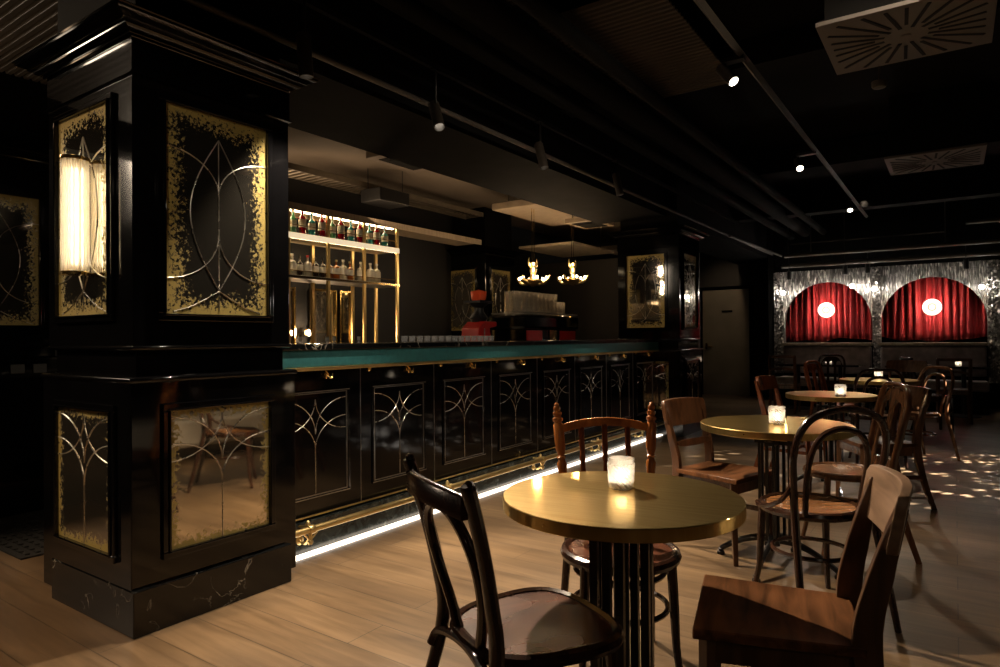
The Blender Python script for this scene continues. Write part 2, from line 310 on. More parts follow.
# ------------------------------------------------------------------ mesh helpers
class MB:
    def __init__(s): s.v=[]; s.f=[]; s.uv=None
    def add(s, vs, fs):
        o=len(s.v); s.v+= [tuple(v) for v in vs]; s.f+= [tuple(i+o for i in f) for f in fs]; return s
    def box(s, c, d, rot=None):
        x,y,z=d[0]/2,d[1]/2,d[2]/2
        vs=[Vector(p) for p in ((-x,-y,-z),(x,-y,-z),(x,y,-z),(-x,y,-z),(-x,-y,z),(x,-y,z),(x,y,z),(-x,y,z))]
        if rot: vs=[rot@v for v in vs]
        return s.add([v+Vector(c) for v in vs], [(0,3,2,1),(4,5,6,7),(0,1,5,4),(1,2,6,5),(2,3,7,6),(3,0,4,7)])
    def b2(s, x0,x1,y0,y1,z0,z1): return s.box(((x0+x1)/2,(y0+y1)/2,(z0+z1)/2),(abs(x1-x0),abs(y1-y0),abs(z1-z0)))
    def tube(s, pts, r, n=8, closed=False, cap=True, flat=None, up=None):
        """r: number or list; flat=(a,b) scales of the section; up: section reference"""
        P=[Vector(p) for p in pts]; N=len(P); vs=[]; 
        if not isinstance(r,(list,tuple)): r=[r]*N
        ref = Vector(up) if up else None; prev=None
        for i in range(N):
            a = P[(i-1)%N] if (closed or i>0) else P[i]; b = P[(i+1)%N] if (closed or i<N-1) else P[i]
            t=(b-a).normalized()
            if ref is not None: x = t.cross(ref); 
            elif prev is not None: x = prev - t*prev.dot(t)
            else:
                x = t.cross(Vector((0,0,1))); 
                if x.length<.05: x = t.cross(Vector((1,0,0)))
            if x.length<1e-5: x = t.orthogonal()
            x.normalize(); prev=x; y=t.cross(x)
            fa,fb = flat if flat else (1,1)
            for k in range(n):
                an=2*PI*k/n
                vs.append(P[i]+x*cos(an)*r[i]*fa+y*sin(an)*r[i]*fb)
        fs=[]
        M_ = N if closed else N-1
        for i in range(M_):
            j=(i+1)%N
            for k in range(n): fs.append((i*n+k,i*n+(k+1)%n,j*n+(k+1)%n,j*n+k))
        if cap and not closed: fs += [tuple(range(n-1,-1,-1)), tuple((N-1)*n+k for k in range(n))]
        return s.add(vs,fs)
    def cyl(s, p0,p1,r0,r1=None,n=16): return s.tube([p0,p1],[r0,r0 if r1 is None else r1],n)
    def lathe(s, prof, c=(0,0,0), n=24, axis='Z', cap=True):
        vs=[]; 
        for r,z in prof:
            for k in range(n):
                a=2*PI*k/n; p=(r*cos(a),r*sin(a),z)
                if axis=='Y': p=(p[0],p[2],p[1])
                if axis=='X': p=(p[2],p[0],p[1])
                vs.append(Vector(p)+Vector(c))
        fs=[]
        for i in range(len(prof)-1):
            for k in range(n): fs.append((i*n+k,i*n+(k+1)%n,(i+1)*n+(k+1)%n,(i+1)*n+k))
        if cap:
            if prof[0][0]>1e-6: fs.append(tuple(range(n-1,-1,-1)))
            if prof[-1][0]>1e-6: fs.append(tuple((len(prof)-1)*n+k for k in range(n)))
        return s.add(vs,fs)
    def prism(s, poly, z0, z1, T=None):
        """extrude a 2-D outline; T maps (u,v,w) to a point"""
        T = T or (lambda u,v,w:(u,v,w)); n=len(poly)
        vs=[T(u,v,z0) for u,v in poly]+[T(u,v,z1) for u,v in poly]
        fs=[tuple(range(n-1,-1,-1)),tuple(range(n,2*n))]+[(i,(i+1)%n,n+(i+1)%n,n+i) for i in range(n)]
        return s.add(vs,fs)
    def build(s, name, mat, parent=None, smooth=True, bevel=0, ang=35, uv=None):
        me=bpy.data.meshes.new(name); me.from_pydata([tuple(v) for v in s.v],[],s.f)
        bm=bmesh.new(); bm.from_mesh(me); bmesh.ops.recalc_face_normals(bm, faces=bm.faces); bm.to_mesh(me); bm.free()
        me.materials.append(mat)
        if uv:
            ul=me.uv_layers.new(name='UVMap')
            for lp in me.loops: ul.data[lp.index].uv = uv(me.vertices[lp.vertex_index].co)
        if smooth:
            me.shade_smooth(); me.set_sharp_from_angle(angle=R(ang))
        o=bpy.data.objects.new(name, me); COL.objects.link(o)
        if parent is not None: o.parent=parent
        if bevel:
            b=o.modifiers.new('bevel','BEVEL'); b.width=bevel; b.segments=2; b.limit_method='ANGLE'; b.angle_limit=R(40)
        return o
def thing(name, label, cat, loc=(0,0,0), rz=0, group=None):
    o=bpy.data.objects.new(name,None); COL.objects.link(o); o.location=loc; o.rotation_euler=(0,0,rz)
    o.empty_display_size=.1; return tag(o,label,cat,group)
def tag(o,label,cat,group=None,kind=None):
    o['label']=label; o['category']=cat
    if group: o['group']=group
    if kind: o['kind']=kind
    return o
def struct(o): o['kind']='structure'; return o
def dup(root, loc, rz=None, label=None, group=None, scale=None):
    def rec(o,par):
        c=o.copy(); COL.objects.link(c); c.parent=par
        for ch in o.children: rec(ch,c)
        return c
    r=rec(root,None); r.location=loc
    if rz is not None: r.rotation_euler=(0,0,rz)
    if scale: r.scale=(scale,)*3
    if label: r['label']=label
    if group: r['group']=group
    return r
def crom(pts, k=6):
    P=[Vector(p) for p in pts]; out=[]
    for i in range(len(P)-1):
        p0=P[max(i-1,0)];p1=P[i];p2=P[i+1];p3=P[min(i+2,len(P)-1)]
        for j in range(k):
            t=j/k; out.append(.5*((2*p1)+(p2-p0)*t+(2*p0-5*p1+4*p2-p3)*t*t+(3*p1-p0-3*p2+p3)*t**3))
    out.append(P[-1]); return out
def lerpr(rs, n):
    out=[]
    for i in range(n):
        t=i/(n-1)*(len(rs)-1); k=min(int(t),len(rs)-2); out.append(rs[k]+(rs[k+1]-rs[k])*(t-k))
    return out
def qarc(x0,y0,x1,y1,n=10):
    return [(x0+(x1-x0)*(1-cos(PI/2*t/n)), y0+(y1-y0)*sin(PI/2*t/n)) for t in range(n+1)]

# ------------------------------------------------------------------ room shell
def room():
    struct(MB().b2(-6.2,5,-4,14,-.12,0).build('floor',floorm,smooth=False))
    struct(MB().b2(-6.2,5,-4,14,3.25,3.4).build('ceiling',ceilblack,smooth=False))
    struct(MB().b2(-6.3,-6.0,-4,14,0,3.25).build('wall_left',wallblack,smooth=False))
    struct(MB().b2(4.8,5,-4,14,0,3.25).build('wall_right',wallblack,smooth=False))
    struct(MB().b2(-6,4.8,-4,-3.9,0,3.25).build('wall_near',wallblack,smooth=False))
    struct(MB().b2(-6,4.8,13.12,13.3,0,3.25).build('wall_far',wallblack,smooth=False))
    struct(MB().b2(-2.72,-2.62,12.32,13.12,0,3.25).build('wall_return',wallblack,smooth=False))
    # the stage wall with two arched openings
    struct(MB().b2(-2.62,.62,12.3,12.36,2.27,3.25).build('wall_above_arches',blackmat,smooth=False))
    struct(MB().b2(.55,4.8,12.3,12.4,0,2.27).build('wall_stage_right',wallblack,smooth=False))
    d=MB().b2(-4.13,-3.235,13.06,13.12,.0,2.065).build('door_1',steeldoor,smooth=False,bevel=.004); struct(d)
    MB().b2(-3.75,-3.55,13.04,13.06,1.62,1.66).build('door_sign_plate',ductm,d)
    MB().cyl((-4.05,13.03,.95),(-3.93,13.03,.95),.011,n=10).b2(-4.07,-4.03,13.02,13.06,.90,1.02).build('door_handle',brassp,d)
    f=MB().b2(-4.2,-4.13,13.05,13.12,0,2.13).b2(-3.235,-3.165,13.05,13.12,0,2.13).b2(-4.13,-3.235,13.05,13.12,2.065,2.13)
    struct(f.build('trim_1',lacq,smooth=False))
    struct(MB().b2(-6,-2.72,13.09,13.12,0,.09).build('baseboard_far',lacq,smooth=False))
room()

def arch_top(x, cx, hw, zs, zt):
    t=(x-cx)/hw
    return None if abs(t)>=1 else zs+(zt-zs)*math.sqrt(1-t*t)
def stage():
    arches=[(-1.775,.665,1.38,2.06),(-.285,.695,1.36,2.06)]
    zl=1.03
    m=MB(); T=.06; Y0=12.3
    xs=[-2.62]
    for cx,hw,_,_ in arches:
        xs+= [cx-hw+hw*(1-cos(PI*k/32)) for k in range(33)]
    xs+=[.55]
    for a,b in zip(xs,xs[1:]):
        if b-a<1e-4: continue
        mid=(a+b)/2; lo=[zl,zl]
        for cx,hw,zs,zt in arches:
            if abs(mid-cx)<hw:
                f=lambda x: zs+(zt-zs)*math.sqrt(max(0,1-((x-cx)/hw)**2)); lo=[f(a),f(b)]
        m.add([(a,Y0,lo[0]),(b,Y0,lo[1]),(b,Y0,2.27),(a,Y0,2.27),(a,Y0+T,lo[0]),(b,Y0+T,lo[1]),(b,Y0+T,2.27),(a,Y0+T,2.27)],
              [(0,1,2,3),(5,4,7,6),(0,4,5,1),(3,2,6,7),(0,3,7,4),(1,5,6,2)])
    struct(m.build('wall_stage',seq,smooth=False))
    struct(MB().b2(-2.62,.62,12.72,12.8,0,2.4).build('wall_niche_back',blackmat,smooth=False))
    # sequin pilasters
    for k,(x0,x1,z0,lab) in enumerate(((-2.62,-2.47,.5,'silver sequin pilaster at the left end of the stage wall'),(-1.10,-.985,.62,'narrow silver sequin pilaster between the two arches'),(.41,.57,.42,'silver sequin pilaster at the right end of the stage wall'))):
        p=MB()
        n=9
        for i in range(n):
            xa=x0+(x1-x0)*(i+.5)/n; p.tube([(xa,12.285,z0),(xa,12.285,2.26)],(x1-x0)/n*.62,6)
        tag(p.build('sequin_pilaster',seq2),lab,'decoration')
    # velvet curtains
    for (cx,hw,zs,zt),lab in zip(arches,('red velvet curtain filling the left arch','red velvet curtain filling the right arch')):
        c=MB(); n=260; rows=10; vs=[]
        ph=random.random()*9
        for j in range(rows+1):
            for i in range(n+1):
                u=i/n; x=cx-hw-.05+(2*hw+.1)*u
                zb=1.06+.014*sin(u*19+ph)+.05*max(0,sin(u*7+ph))
                z=zb+(2.16-zb)*j/rows; v=j/rows
                y=12.50+.052*sin(u*95+ph+1.4*sin(u*9)+v*1.1*sin(u*23))+.030*sin(u*41+2*ph+v*1.5)+.012*sin(u*190+ph)
                vs.append((x,y,z))
        fs=[(j*(n+1)+i,j*(n+1)+i+1,(j+1)*(n+1)+i+1,(j+1)*(n+1)+i) for j in range(rows) for i in range(n)]
        c.add(vs,fs); o=c.build('velvet_curtain',velv,ang=180); s=o.modifiers.new('s','SOLIDIFY'); s.thickness=.006
        tag(o,lab,'curtain')
    # ledge and banquette under the arches
    l=MB().b2(-2.45,-1.10,11.98,12.5,.985,1.03).b2(-.985,.40,11.98,12.5,.985,1.03).b2(-1.10,-.985,12.30,12.5,.985,1.03)
    tag(l.build('stage_ledge',simple('ledge_gilt',(.22,.19,.14),.4,.3,.3,30),smooth=False,bevel=.005),'narrow ledge running under the curtained arches','ledge')
    b=thing('banquette','long taupe upholstered banquette below the arches','bench',(-1.0,12.0,0))
    for x0,x1 in ((-1.45,-.10),(.015,1.40)):
        MB().b2(x0+.01,x1-.01,.08,.28,.52,.975).build('backrest',greyvelvet,b,bevel=.03)
        MB().b2(x0,x1,-.42,.06,.33,.47).build('seat_cushion',greyvelvet,b,bevel=.03)
        MB().b2(x0+.01,x1-.01,-.36,.28,0,.33).build('base',blackmat,b,smooth=False)
    MB().b2(-1.45,1.40,-.43,-.38,.455,.475).build('front_piping',steel,b,smooth=False)
    # disc wall lamps
    for x,lab in ((-1.775,'round white disc lamp in front of the left red curtain'),(-.284,'round white disc lamp in front of the right red curtain')):
        t=thing('disc_lamp',lab,'lamp',(x,12.2,1.583))
        MB().lathe([(.0,0),(.105,0),(.128,.012),(.128,.03),(.0,.04)],n=40,axis='Y').build('disc_shade',discm,t)
        MB().lathe([(.040,-.004),(.062,-.004),(.062,.001),(.040,.001),(.040,-.004)],n=32,axis='Y',cap=False).build('centre_ring',discm2,t)
        sp=MB()
        for k in range(10):
            a=2*PI*k/10; sp.tube([(.012*cos(a),-.004,.012*sin(a)),(.038*cos(a+.5),-.004,.038*sin(a+.5))],.003,5)
        sp.build('centre_motif',discm2,t)
        MB().cyl((0,.035,0),(0,.52,0),.012).build('wall_stem',brassp,t)
        MB().lathe([(.07,.043),(.12,.043),(.12,.050),(.07,.050),(.07,.043)],n=40,axis='Y',cap=False).build('rear_glow_ring',emis('disc_back_ring'+str(x),(1,.85,.68),36),t)
    # bulbs on little fixtures, mounted on wall face
    for x,z,pw,lab in ((-2.45,1.90,4,'bright bulb on the left sequin pilaster'),(-1.383,1.967,1.5,'small bulb on the wall right above the left arch'),(-1.06,1.903,6,'brightest bulb between the two arches'),(.345,1.863,6,'bright bulb right of the right arch')):
        t=thing('wall_bulb',lab,'lamp',(x,12.24,z),group=None)
        MB().lathe([(.0,-.06),(.024,-.052),(.036,-.03),(.034,-.006),(.018,.015),(.014,.03)],n=14,axis='Y').build('bulb',bulbw,t)
        MB().lathe([(.014,.026),(.03,.03),(.03,.045)],n=16,axis='Y').build('wall_plate',blackmetal,t)
        point('bulb_light',(x,11.95,z),pw*.13,(1,.88,.72),.02)
stage()
for k,(x,z) in enumerate(((-2.30,2.18),(-1.45,2.22),(-1.13,2.22),(.15,2.2))):
    t=thing('stage_spot',('leftmost','second','third','rightmost')[k]+' of the four small black spots hanging over the arches','spotlight',(x,11.95,z))
    MB().lathe([(0,-.075),(.03,-.075),(.034,-.06),(.034,.07),(0,.075)],n=16).build('spot_body',blackmetal,t)
    MB().cyl((0,0,.07),(0,0,2.48-z),.006,n=8).build('stem',blackmetal,t)
    spot('stage_wash',(x,11.95,z-.085),(x,12.02,.3),7,100,.6,(1,.85,.7),.02)

# ------------------------------------------------------------------ columns
def frame_bm(w,h,t,d, T):
    """picture-frame moulding round a w*h opening, centred; T maps (u,v,out)"""
    m=MB()
    for (a0,a1,b0,b1) in ((-w/2-t,w/2+t,h/2,h/2+t),(-w/2-t,w/2+t,-h/2-t,-h/2),(-w/2-t,-w/2,-h/2,h/2),(w/2,w/2+t,-h/2,h/2)):
        vs=[T(a,b,c) for c in (0,d) for a,b in ((a0,b0),(a1,b0),(a1,b1),(a0,b1))]
        m.add(vs,[(0,3,2,1),(4,5,6,7),(0,1,5,4),(1,2,6,5),(2,3,7,6),(3,0,4,7)])
    return m
def lily(w,h,sc_=1):
    L=[[(0,-h/2),(0,-h/2+h*.52)]]
    for s in (-1,1):
        L.append([(x*s,y) for x,y in qarc(0,-h/2+h*.44,w/2,-h/2+h*.76)])
        L.append([(x*s,y) for x,y in qarc(0,-h/2+h*.60,w/2,-h/2+h*.95)])
        L.append([(x*s,y) for x,y in qarc(0,-h/2+h*.95,w/2,-h/2+h*.63)])
    return L
def vesica(w,h):
    L=[[(0,-h/2+.02*h),(0,h/2-.12*h)]]
    for s in (-1,1):
        L.append([(s*w*.27*sin(PI*t/16), h*(.38-.76*t/16)) for t in range(17)])
        L.append([(0,-.38*h),(s*.12*w,-.42*h),(s*.28*w,-.465*h),(s*.42*w,-.488*h)])
        L.append([(x*s,y) for x,y in qarc(0,h*.10,w*.5,h*.30)])
        L.append([(x*s,y) for x,y in qarc(0,-h*.10,w*.5,-h*.33)])
    return L
def lines_bm(L,T,r,out):
    m=MB()
    for pl in L: m.tube([T(u,v,out) for u,v in pl],r,6)
    return m
def column(loc, label):
    t=thing('mirrored_column',label,'column',loc)
    HX,HY=.405,.390
    def bx(z0,z1,i,name,mat,bv=.004): MB().b2(-HX+i,HX-i,-HY+i,HY-i,z0,z1).build(name,mat,t,smooth=False,bevel=bv)
    MB().b2(-.307,.425,-HY,.341,0,.18).build('marble_plinth',marb,t,smooth=False,bevel=.004)
    bx(.05,1.0,.004,'lower_body',lacq); bx(.99,1.13,.045,'waist',lacq,0); bx(1.12,2.28,.022,'upper_body',lacq)
    def stack(prof,name,ang=30):
        vs=[]
        for r_,z_ in prof:
            x,y=HX+r_,HY+r_; vs+=[(-x,-y,z_),(x,-y,z_),(x,y,z_),(-x,y,z_)]
        fs=[(i*4+k,i*4+(k+1)%4,(i+1)*4+(k+1)%4,(i+1)*4+k) for i in range(len(prof)-1) for k in range(4)]+[(3,2,1,0),tuple((len(prof)-1)*4+k for k in range(4))]
        MB().add(vs,fs).build(name,lacq,t,ang=ang)
    for z,p,h in ((.995,-.012,.028),(1.122,-.030,.022)):
        stack([(p,z-h/2)]+[(p+.016*cos(x),z+h/2*sin(x)) for x in [(-PI/2+PI*k/8) for k in range(9)]]+[(p,z+h/2)],'bead_moulding',50)
    stack([(-.018,2.20),(-.010,2.205),(-.010,2.212),(-.018,2.216),(-.018,2.345)],'frieze')
    g=-.03
    cp=[(g+.014,2.358),(g+.020,2.366),(g+.014,2.376),(g+.030,2.380),(g+.034,2.388),(g+.030,2.396),(g+.044,2.400),(g+.062,2.412),(g+.072,2.428),(g+.074,2.438),(g+.090,2.442),(g+.098,2.450),(g+.094,2.458),(g+.112,2.47),(g+.132,2.484),(g+.142,2.492),(g+.146,2.497),(g+.142,2.507),(g+.154,2.511),(g+.160,2.522),(g+.154,2.533)]
    cp=[((a-g)*.73+g,2.345+(b-2.355)*.47) for a,b in cp]
    stack([(g,2.20),(g,2.345)]+cp+[(g+.07,2.432)],'cornice',25)
    MB().b2(-HX+.05,HX-.05,-HY+.05,HY-.05,2.42,3.25).build('head_casing',blackmat,t,smooth=False)
    for axis,sgn in (('y',-1),('x',1),('y',1),('x',-1)):
        for kind in ('up','lo'):
            base = (HX if axis=='x' else HY)-(.022 if kind=='up' else .004)
            if kind=='up': w_,h_,zc=.483,.868,1.695
            else: w_,h_,zc=(.492 if axis=='y' else .470),.568,.582
            off = (-.028 if kind=='up' else .015) if axis=='y' else -.003
            if axis=='x': T=lambda u,v,o,b=base,s=sgn,z=zc,f=off:(s*(b+o),u+f,z+v)
            else: T=lambda u,v,o,b=base,s=sgn,z=zc,f=off:(u+f,s*(b+o),z+v)
            m=MB()
            vs=[T(a,b,q) for q in (-.004,.004) for a,b in ((-w_/2,-h_/2),(w_/2,-h_/2),(w_/2,h_/2),(-w_/2,h_/2))]
            m.add(vs,[(0,3,2,1),(4,5,6,7),(0,1,5,4),(1,2,6,5),(2,3,7,6),(3,0,4,7)])
            ax=1 if axis=='x' else 0
            m.build('mirror_pane', mir_ut if kind=='up' else mir_lt, t, smooth=False, uv=lambda co,w_=w_,h_=h_,zc=zc,ax=ax,f=off:((co[ax]-f+w_/2)/w_,(co[2]-zc+h_/2)/h_))
            fr=frame_bm(w_,h_,.030,.016,T).build('mirror_frame',lacq,t,smooth=False,bevel=.004)
            frame_bm(w_-.002,h_-.002,.010,.024,T).build('frame_bead',lacq,fr,smooth=False,bevel=.004)
            lines_bm(vesica(w_,h_) if kind=='up' else lily(w_,h_),T,.0023,.005).build('tracery',silver,t)
    return t
XC=-3.03; C1=column((XC,1.66,0),'large black lacquer column with foxed mirrors at the near end of the bar')
C2=dup(C1,(-3.0,7.79,0),label='black lacquer mirrored column at the far end of the bar')
C3=dup(C1,(-5.77,7.79,0),label='mirrored black column deep behind the far end of the bar')
C0=dup(C1,(-5.56,1.66,0),label='mirrored black column cut by the left edge of the photo')

# glass-rod sconce in front of the near mirror of the first column
def sconce():
    t=thing('glass_rod_sconce','lit wall sconce of vertical glass rods on the near column mirror','lamp',(-2.996,1.230,1.44))
    rods=MB()
    for ring,(r_,n) in enumerate(((.045,15),(.034,11))):
        for k in range(n):
            a=2*PI*k/n; rods.cyl((r_*cos(a),r_*sin(a),.0),(r_*cos(a),r_*sin(a),.46),.0075,n=7)
    rods.build('glass_rods',g_rod,t)
    MB().lathe([(0,.46),(.052,.46),(.055,.466),(.055,.474),(0,.478)],n=28).build('top_cap',brassp,t)
    MB().lathe([(0,-.018),(.055,-.014),(.055,-.004),(.052,0),(0,0)],n=28).build('bottom_cap',brassp,t)
    MB().cyl((0,0,.03),(0,0,.43),.014,n=12).build('lamp_tube',emis('sconce_tube',(1,.88,.70),8),t)
    MB().cyl((0,.05,.47),(0,.065,.47),.008).build('wall_bracket',brassp,t)
sconce()

# ------------------------------------------------------------------ bar
BX=-2.90; Y0B,Y1B=2.055,7.395; PITCH=(Y1B-Y0B)/8
def bar():
    t=thing('bar_counter','long black panelled bar with teal band and brass foot rail','bar counter',(BX,Y0B,0))
    L=Y1B-Y0B
    MB().b2(-.06,0,0,L,.19,1.0).build('front_body',lacq,t,smooth=False)
    MB().b2(-.06,.03,0,L,.0,.172).build('marble_plinth',marb2,t,smooth=False,bevel=.004)
    MB().b2(-.45,.055,0,L,1.092,1.127).build('counter_top',marb,t,smooth=False,bevel=.006)
    MB().b2(-.06,.04,0,L,1.0,1.092).build('teal_band',teal,t,smooth=False,bevel=.006)
    MB().b2(-.055,.047,0,L,.981,1.001).b2(-.0,.012,0,L,.183,.192).build('brass_trim',brasssat,t,smooth=False,bevel=.003)
    MB().b2(.034,.080,0,L,.0005,.010).build('led_strip',ledm,t,smooth=False)
    MB().b2(-.42,-.06,0,L,1.04,1.092).build('top_support',blackmat,t,smooth=False)
    for k in range(1,8): MB().b2(0,.0035,PITCH*k-.002,PITCH*k+.002,.195,.98).build('panel_seam',dimsilver,t,smooth=False)
    for k in range(8):
        yc=PITCH*(k+.5); w_,h_=.455,.565; zc=.575
        T=lambda u,v,o,yc=yc:(o,yc+u,zc+v)
        p=frame_bm(w_,h_,.016,.010,T).build('panel_moulding',lacq,t,smooth=False,bevel=.004)
        frame_bm(w_-.012,h_-.012,.0045,.006,T).b2(.010,.0125,yc-w_/2-.013,yc+w_/2+.013,zc+h_/2+.004,zc+h_/2+.009).b2(.010,.0125,yc-w_/2-.013,yc+w_/2+.013,zc-h_/2-.009,zc-h_/2-.004).build('moulding_highlight',dimsilver,p,smooth=False)  # silver lines stand in for highlights along the black moulding
        lines_bm(lily(w_-.02,h_-.02),T,.0022,.001).build('lily_tracery',silver,p)
        # coat hooks below the brass strip
        h=MB()
        for q in (yc+.07,):
            h.lathe([(0,0),(.012,0),(.012,.004),(0,.006)],(0.004,q,.955),12,'X')
            for s in (-1,1):
                h.tube(crom([(.006,q,.955),(.018,q+s*.006,.945),(.030,q+s*.016,.935),(.034,q+s*.024,.945),(.032,q+s*.026,.962)],4),.0042,7)
            h.cyl((.006,q,.975),(.03,q,.955),.004,n=7)
        h.build('coat_hook',brassp,t)
        s_=MB(); s_.lathe([(0,0),(.010,0),(.014,.006),(.010,.012),(0,.014)],(.004,yc+.40 if k<7 else yc+.2,.972),10,'X').build('bag_hook',brassp,t)
    rail=MB().cyl((.125,.0,.158),(.125,L,.158),.0175,n=16).build('foot_rail',brasssat,t)
    for yb in (.20,1.35,2.55,3.60,4.65):
        b=MB()
        b.lathe([(0,0),(.024,0),(.024,.006),(.014,.010),(0,.012)],(.028,yb,.085),18,'X')
        b.lathe([(.0225,-.018),(.0245,-.014),(.0245,.014),(.0225,.018)],(.125,yb,.158),16,'Y')
        b.tube(crom([(.03,yb,.085),(.07,yb,.075),(.11,yb,.105),(.125,yb,.14)],5),[.009]*16,8)
        for s in (-1,1): b.tube([(.118,yb,.10),(.125,yb+s*.045,.142)],.005,6)
        b.lathe([(0,-.03),(.012,-.026),(.016,-.012),(.010,0),(0,.004)],(.118,yb,.105),12)
        b.tube([(.03,yb,.16),(.11,yb,.165)],.007,6); b.lathe([(0,0),(.018,0),(.012,.02),(.007,.03),(0,.034)],(.100,yb,.168),10)
        b.build('rail_bracket',brasssat,rail)
    # inner work top
    s=thing('work_counter','dark steel work counter on the bartender side of the bar','counter',(-3.66,Y0B,0))
    MB().b2(-.29,.28,0.0,L,.86,.90).build('worktop',steel,s,smooth=False,bevel=.004)
    MB().b2(-.26,.28,0.0,L,.0,.86).build('cabinet_front',blackmetal,s,smooth=False)
bar()
# flap bracket at left of column
fl=thing('counter_flap','grey counter flap end sticking out left of the near column','counter',(-3.60,1.50,0))
MB().b2(-.16,.165,-.10,.25,.925,.985).build('flap_top',simple('flap_grey_stone',(.16,.15,.135),.5),fl,smooth=False,bevel=.004)
MB().tube([(-.03,-.06,.985),(.11,-.06,1.12)],.006,8).build('stay_rod',steel,fl)
MB().b2(.08,.155,-.12,-.09,.0,.925).build('pale_leg',simple('pale_panel',(.16,.14,.115),.6),fl,smooth=False)
# back counter + shelf
def backbar():
    s=thing('back_counter','long dark counter along the wall behind the bar','counter',(-5.5,2.11,0))
    MB().b2(-.45,.35,0,5.2,.0,.88).build('cabinet_body',blackmetal,s,smooth=False)
    MB().b2(-.45,.37,0,5.2,.88,.92).build('worktop',marb,s,smooth=False,bevel=.004)
    u=thing('bottle_shelf','brass framed bottle shelf with lit gilded boards behind the bar','shelf',(-5.375,2.05,.92))
    ya,yb=0,3.44
    for X,ys in ((.165,(.95,1.45,1.93,2.416,2.909,3.417)),(-.175,(.95,1.45,1.95,2.50,3.055,3.417))):
        for y in ys: MB().b2(X-.013,X+.013,y-.017,y+.017,0,1.50).build('post',brasssat,u,smooth=False,bevel=.002)
    MB().b2(-.19,.172,.9,yb,1.222,1.262).build('upper_board',shelfm,u,smooth=False,bevel=.003)
    MB().b2(.172,.180,.9,yb,1.205,1.262).build('glowing_board_edge',emis('painted_edge_glow',(1,.80,.52),.5),u,smooth=False)  # emission stands in for light falling on the board's front edge
    MB().b2(-.19,.18,.9,yb,.825,.855).build('lower_board',g_clear if 0 else steel,u,smooth=False,bevel=.003)
    MB().b2(.178,.186,.9,yb,.832,.848).build('board_edge',brassp,u,smooth=False)
    MB().b2(-.23,.20,.9,5.0,1.50,1.545).b2(.19,.20,.9,5.0,1.475,1.50).build('canopy_board',panelm,u,smooth=False,bevel=.003)
    MB().b2(.06,.09,.92,yb,1.488,1.499).b2(.12,.14,.92,yb,1.214,1.221).build('shelf_led_strip',ledshelf,u,smooth=False)
    MB().cyl((.165,.9,1.34),(.165,yb,1.34),.004,n=8).cyl((.165,.9,.90),(.165,yb,.90),.004,n=8).build('guard_rail',brassp,u)
    # mirrored niche with a wall light behind the shelves
    for k,(y0,y1) in enumerate(((4.38,4.60),(4.82,5.18),(5.24,5.42))):
        p=thing('wall_mirror',('narrow gilt framed mirror under the bottle shelf, nearest the near column','wide grey gilt framed mirror in the middle under the bottle shelf','narrow gilt framed mirror under the bottle shelf, rightmost')[k],'mirror',(-5.93,(y0+y1)/2,1.0))
        w_=y1-y0-.03; T=lambda u_,v_,o:(o,u_,.36+v_)
        MB().b2(-.01,.006,-w_/2,w_/2,.02,.70).build('mirror_glass',mir_lt,p,smooth=False,uv=lambda co:(.5,.5))
        frame_bm(w_,.68,.022,.03,T).build('gilt_frame',brassp,p,smooth=False,bevel=.003)
    p=thing('wall_light','small glowing wall light between the gilt mirrors','lamp',(-5.90,4.74,1.23))
    MB().lathe([(0,0),(.03,0),(.03,.012),(0,.016)],n=16,axis='X').build('wall_plate',brassp,p)
    MB().lathe([(0,-.04),(.018,-.032),(.024,-.01),(.016,.018),(.008,.03),(0,.03)],(.045,0,0),14).build('bulb',bulb,p)
    MB().cyl((0,0,.035),(.045,0,.03),.006,n=8).build('arm',brassp,p)
    point('wall_light_glow',(-5.72,4.74,1.23),10,WARM,.03)
backbar()
# bottles
def bottle(kind):
    h=.262 if kind!='short' else .20
    g=None
    return h
def make_bottle(h,r,mat,capm,lab_h=(.25,.55),neck=.35,square=False):
    t=thing('bottle','',  'bottle')
    n=4 if square else 18
    prof=[(0,0),(r*.96,0),(r,.01*h),(r,h*(1-neck)-.02),(r*.85,h*(1-neck)),(r*.32,h*(1-neck)+h*.07),(r*.28,h*.93),(0,h*.93)]
    MB().lathe(prof,n=n).build('glass_body',mat,t,ang=50)
    MB().lathe([(0,h*.90),(r*.36,h*.90),(r*.36,h),(0,h)],n=12).build('cap',capm,t)
    MB().lathe([(r*1.015,h*lab_h[0]),(r*1.015,h*lab_h[1])],n=n,cap=False).build('label',labelm,t)
    return t
goldcap=simple('gold_cap',(.6,.5,.3),.35,.6); whitecap=simple('cream_cap',(.7,.66,.58),.4); redcap=simple('red_cap',(.6,.04,.03),.4); darkcap=simple('dark_cap',(.03,.03,.03),.4)
B={'red':make_bottle(.27,.037,g_red,whitecap),'teal':make_bottle(.225,.038,g_teal,simple('teal_cap',(.08,.3,.3),.4)),'green':make_bottle(.23,.036,g_green,goldcap),
   'amber':make_bottle(.20,.036,g_amber,goldcap),'clear':make_bottle(.21,.044,g_white,whitecap),'dark':make_bottle(.20,.032,glass('brown_bottle',(.10,.05,.02),tl=.7),darkcap),'redcap':make_bottle(.21,.040,g_white,redcap)}
used=set()
def put(kind,loc,label,group):
    if kind in used: o=dup(B[kind],loc)
    else: used.add(kind); o=B[kind]; o.location=loc
    o.rotation_euler=(0,0,PI/4 if 0 else random.uniform(-.3,.3)); o['label']=label; o['group']=group
ordn=['first','second','third','fourth','fifth','sixth','seventh','eighth','ninth','tenth','eleventh','twelfth']
cn={'red':'tall dark red','teal':'short teal','green':'pale green','amber':'amber','clear':'frosted white','dark':'dark brown','redcap':'red-capped pale'}
zt=.92+1.262
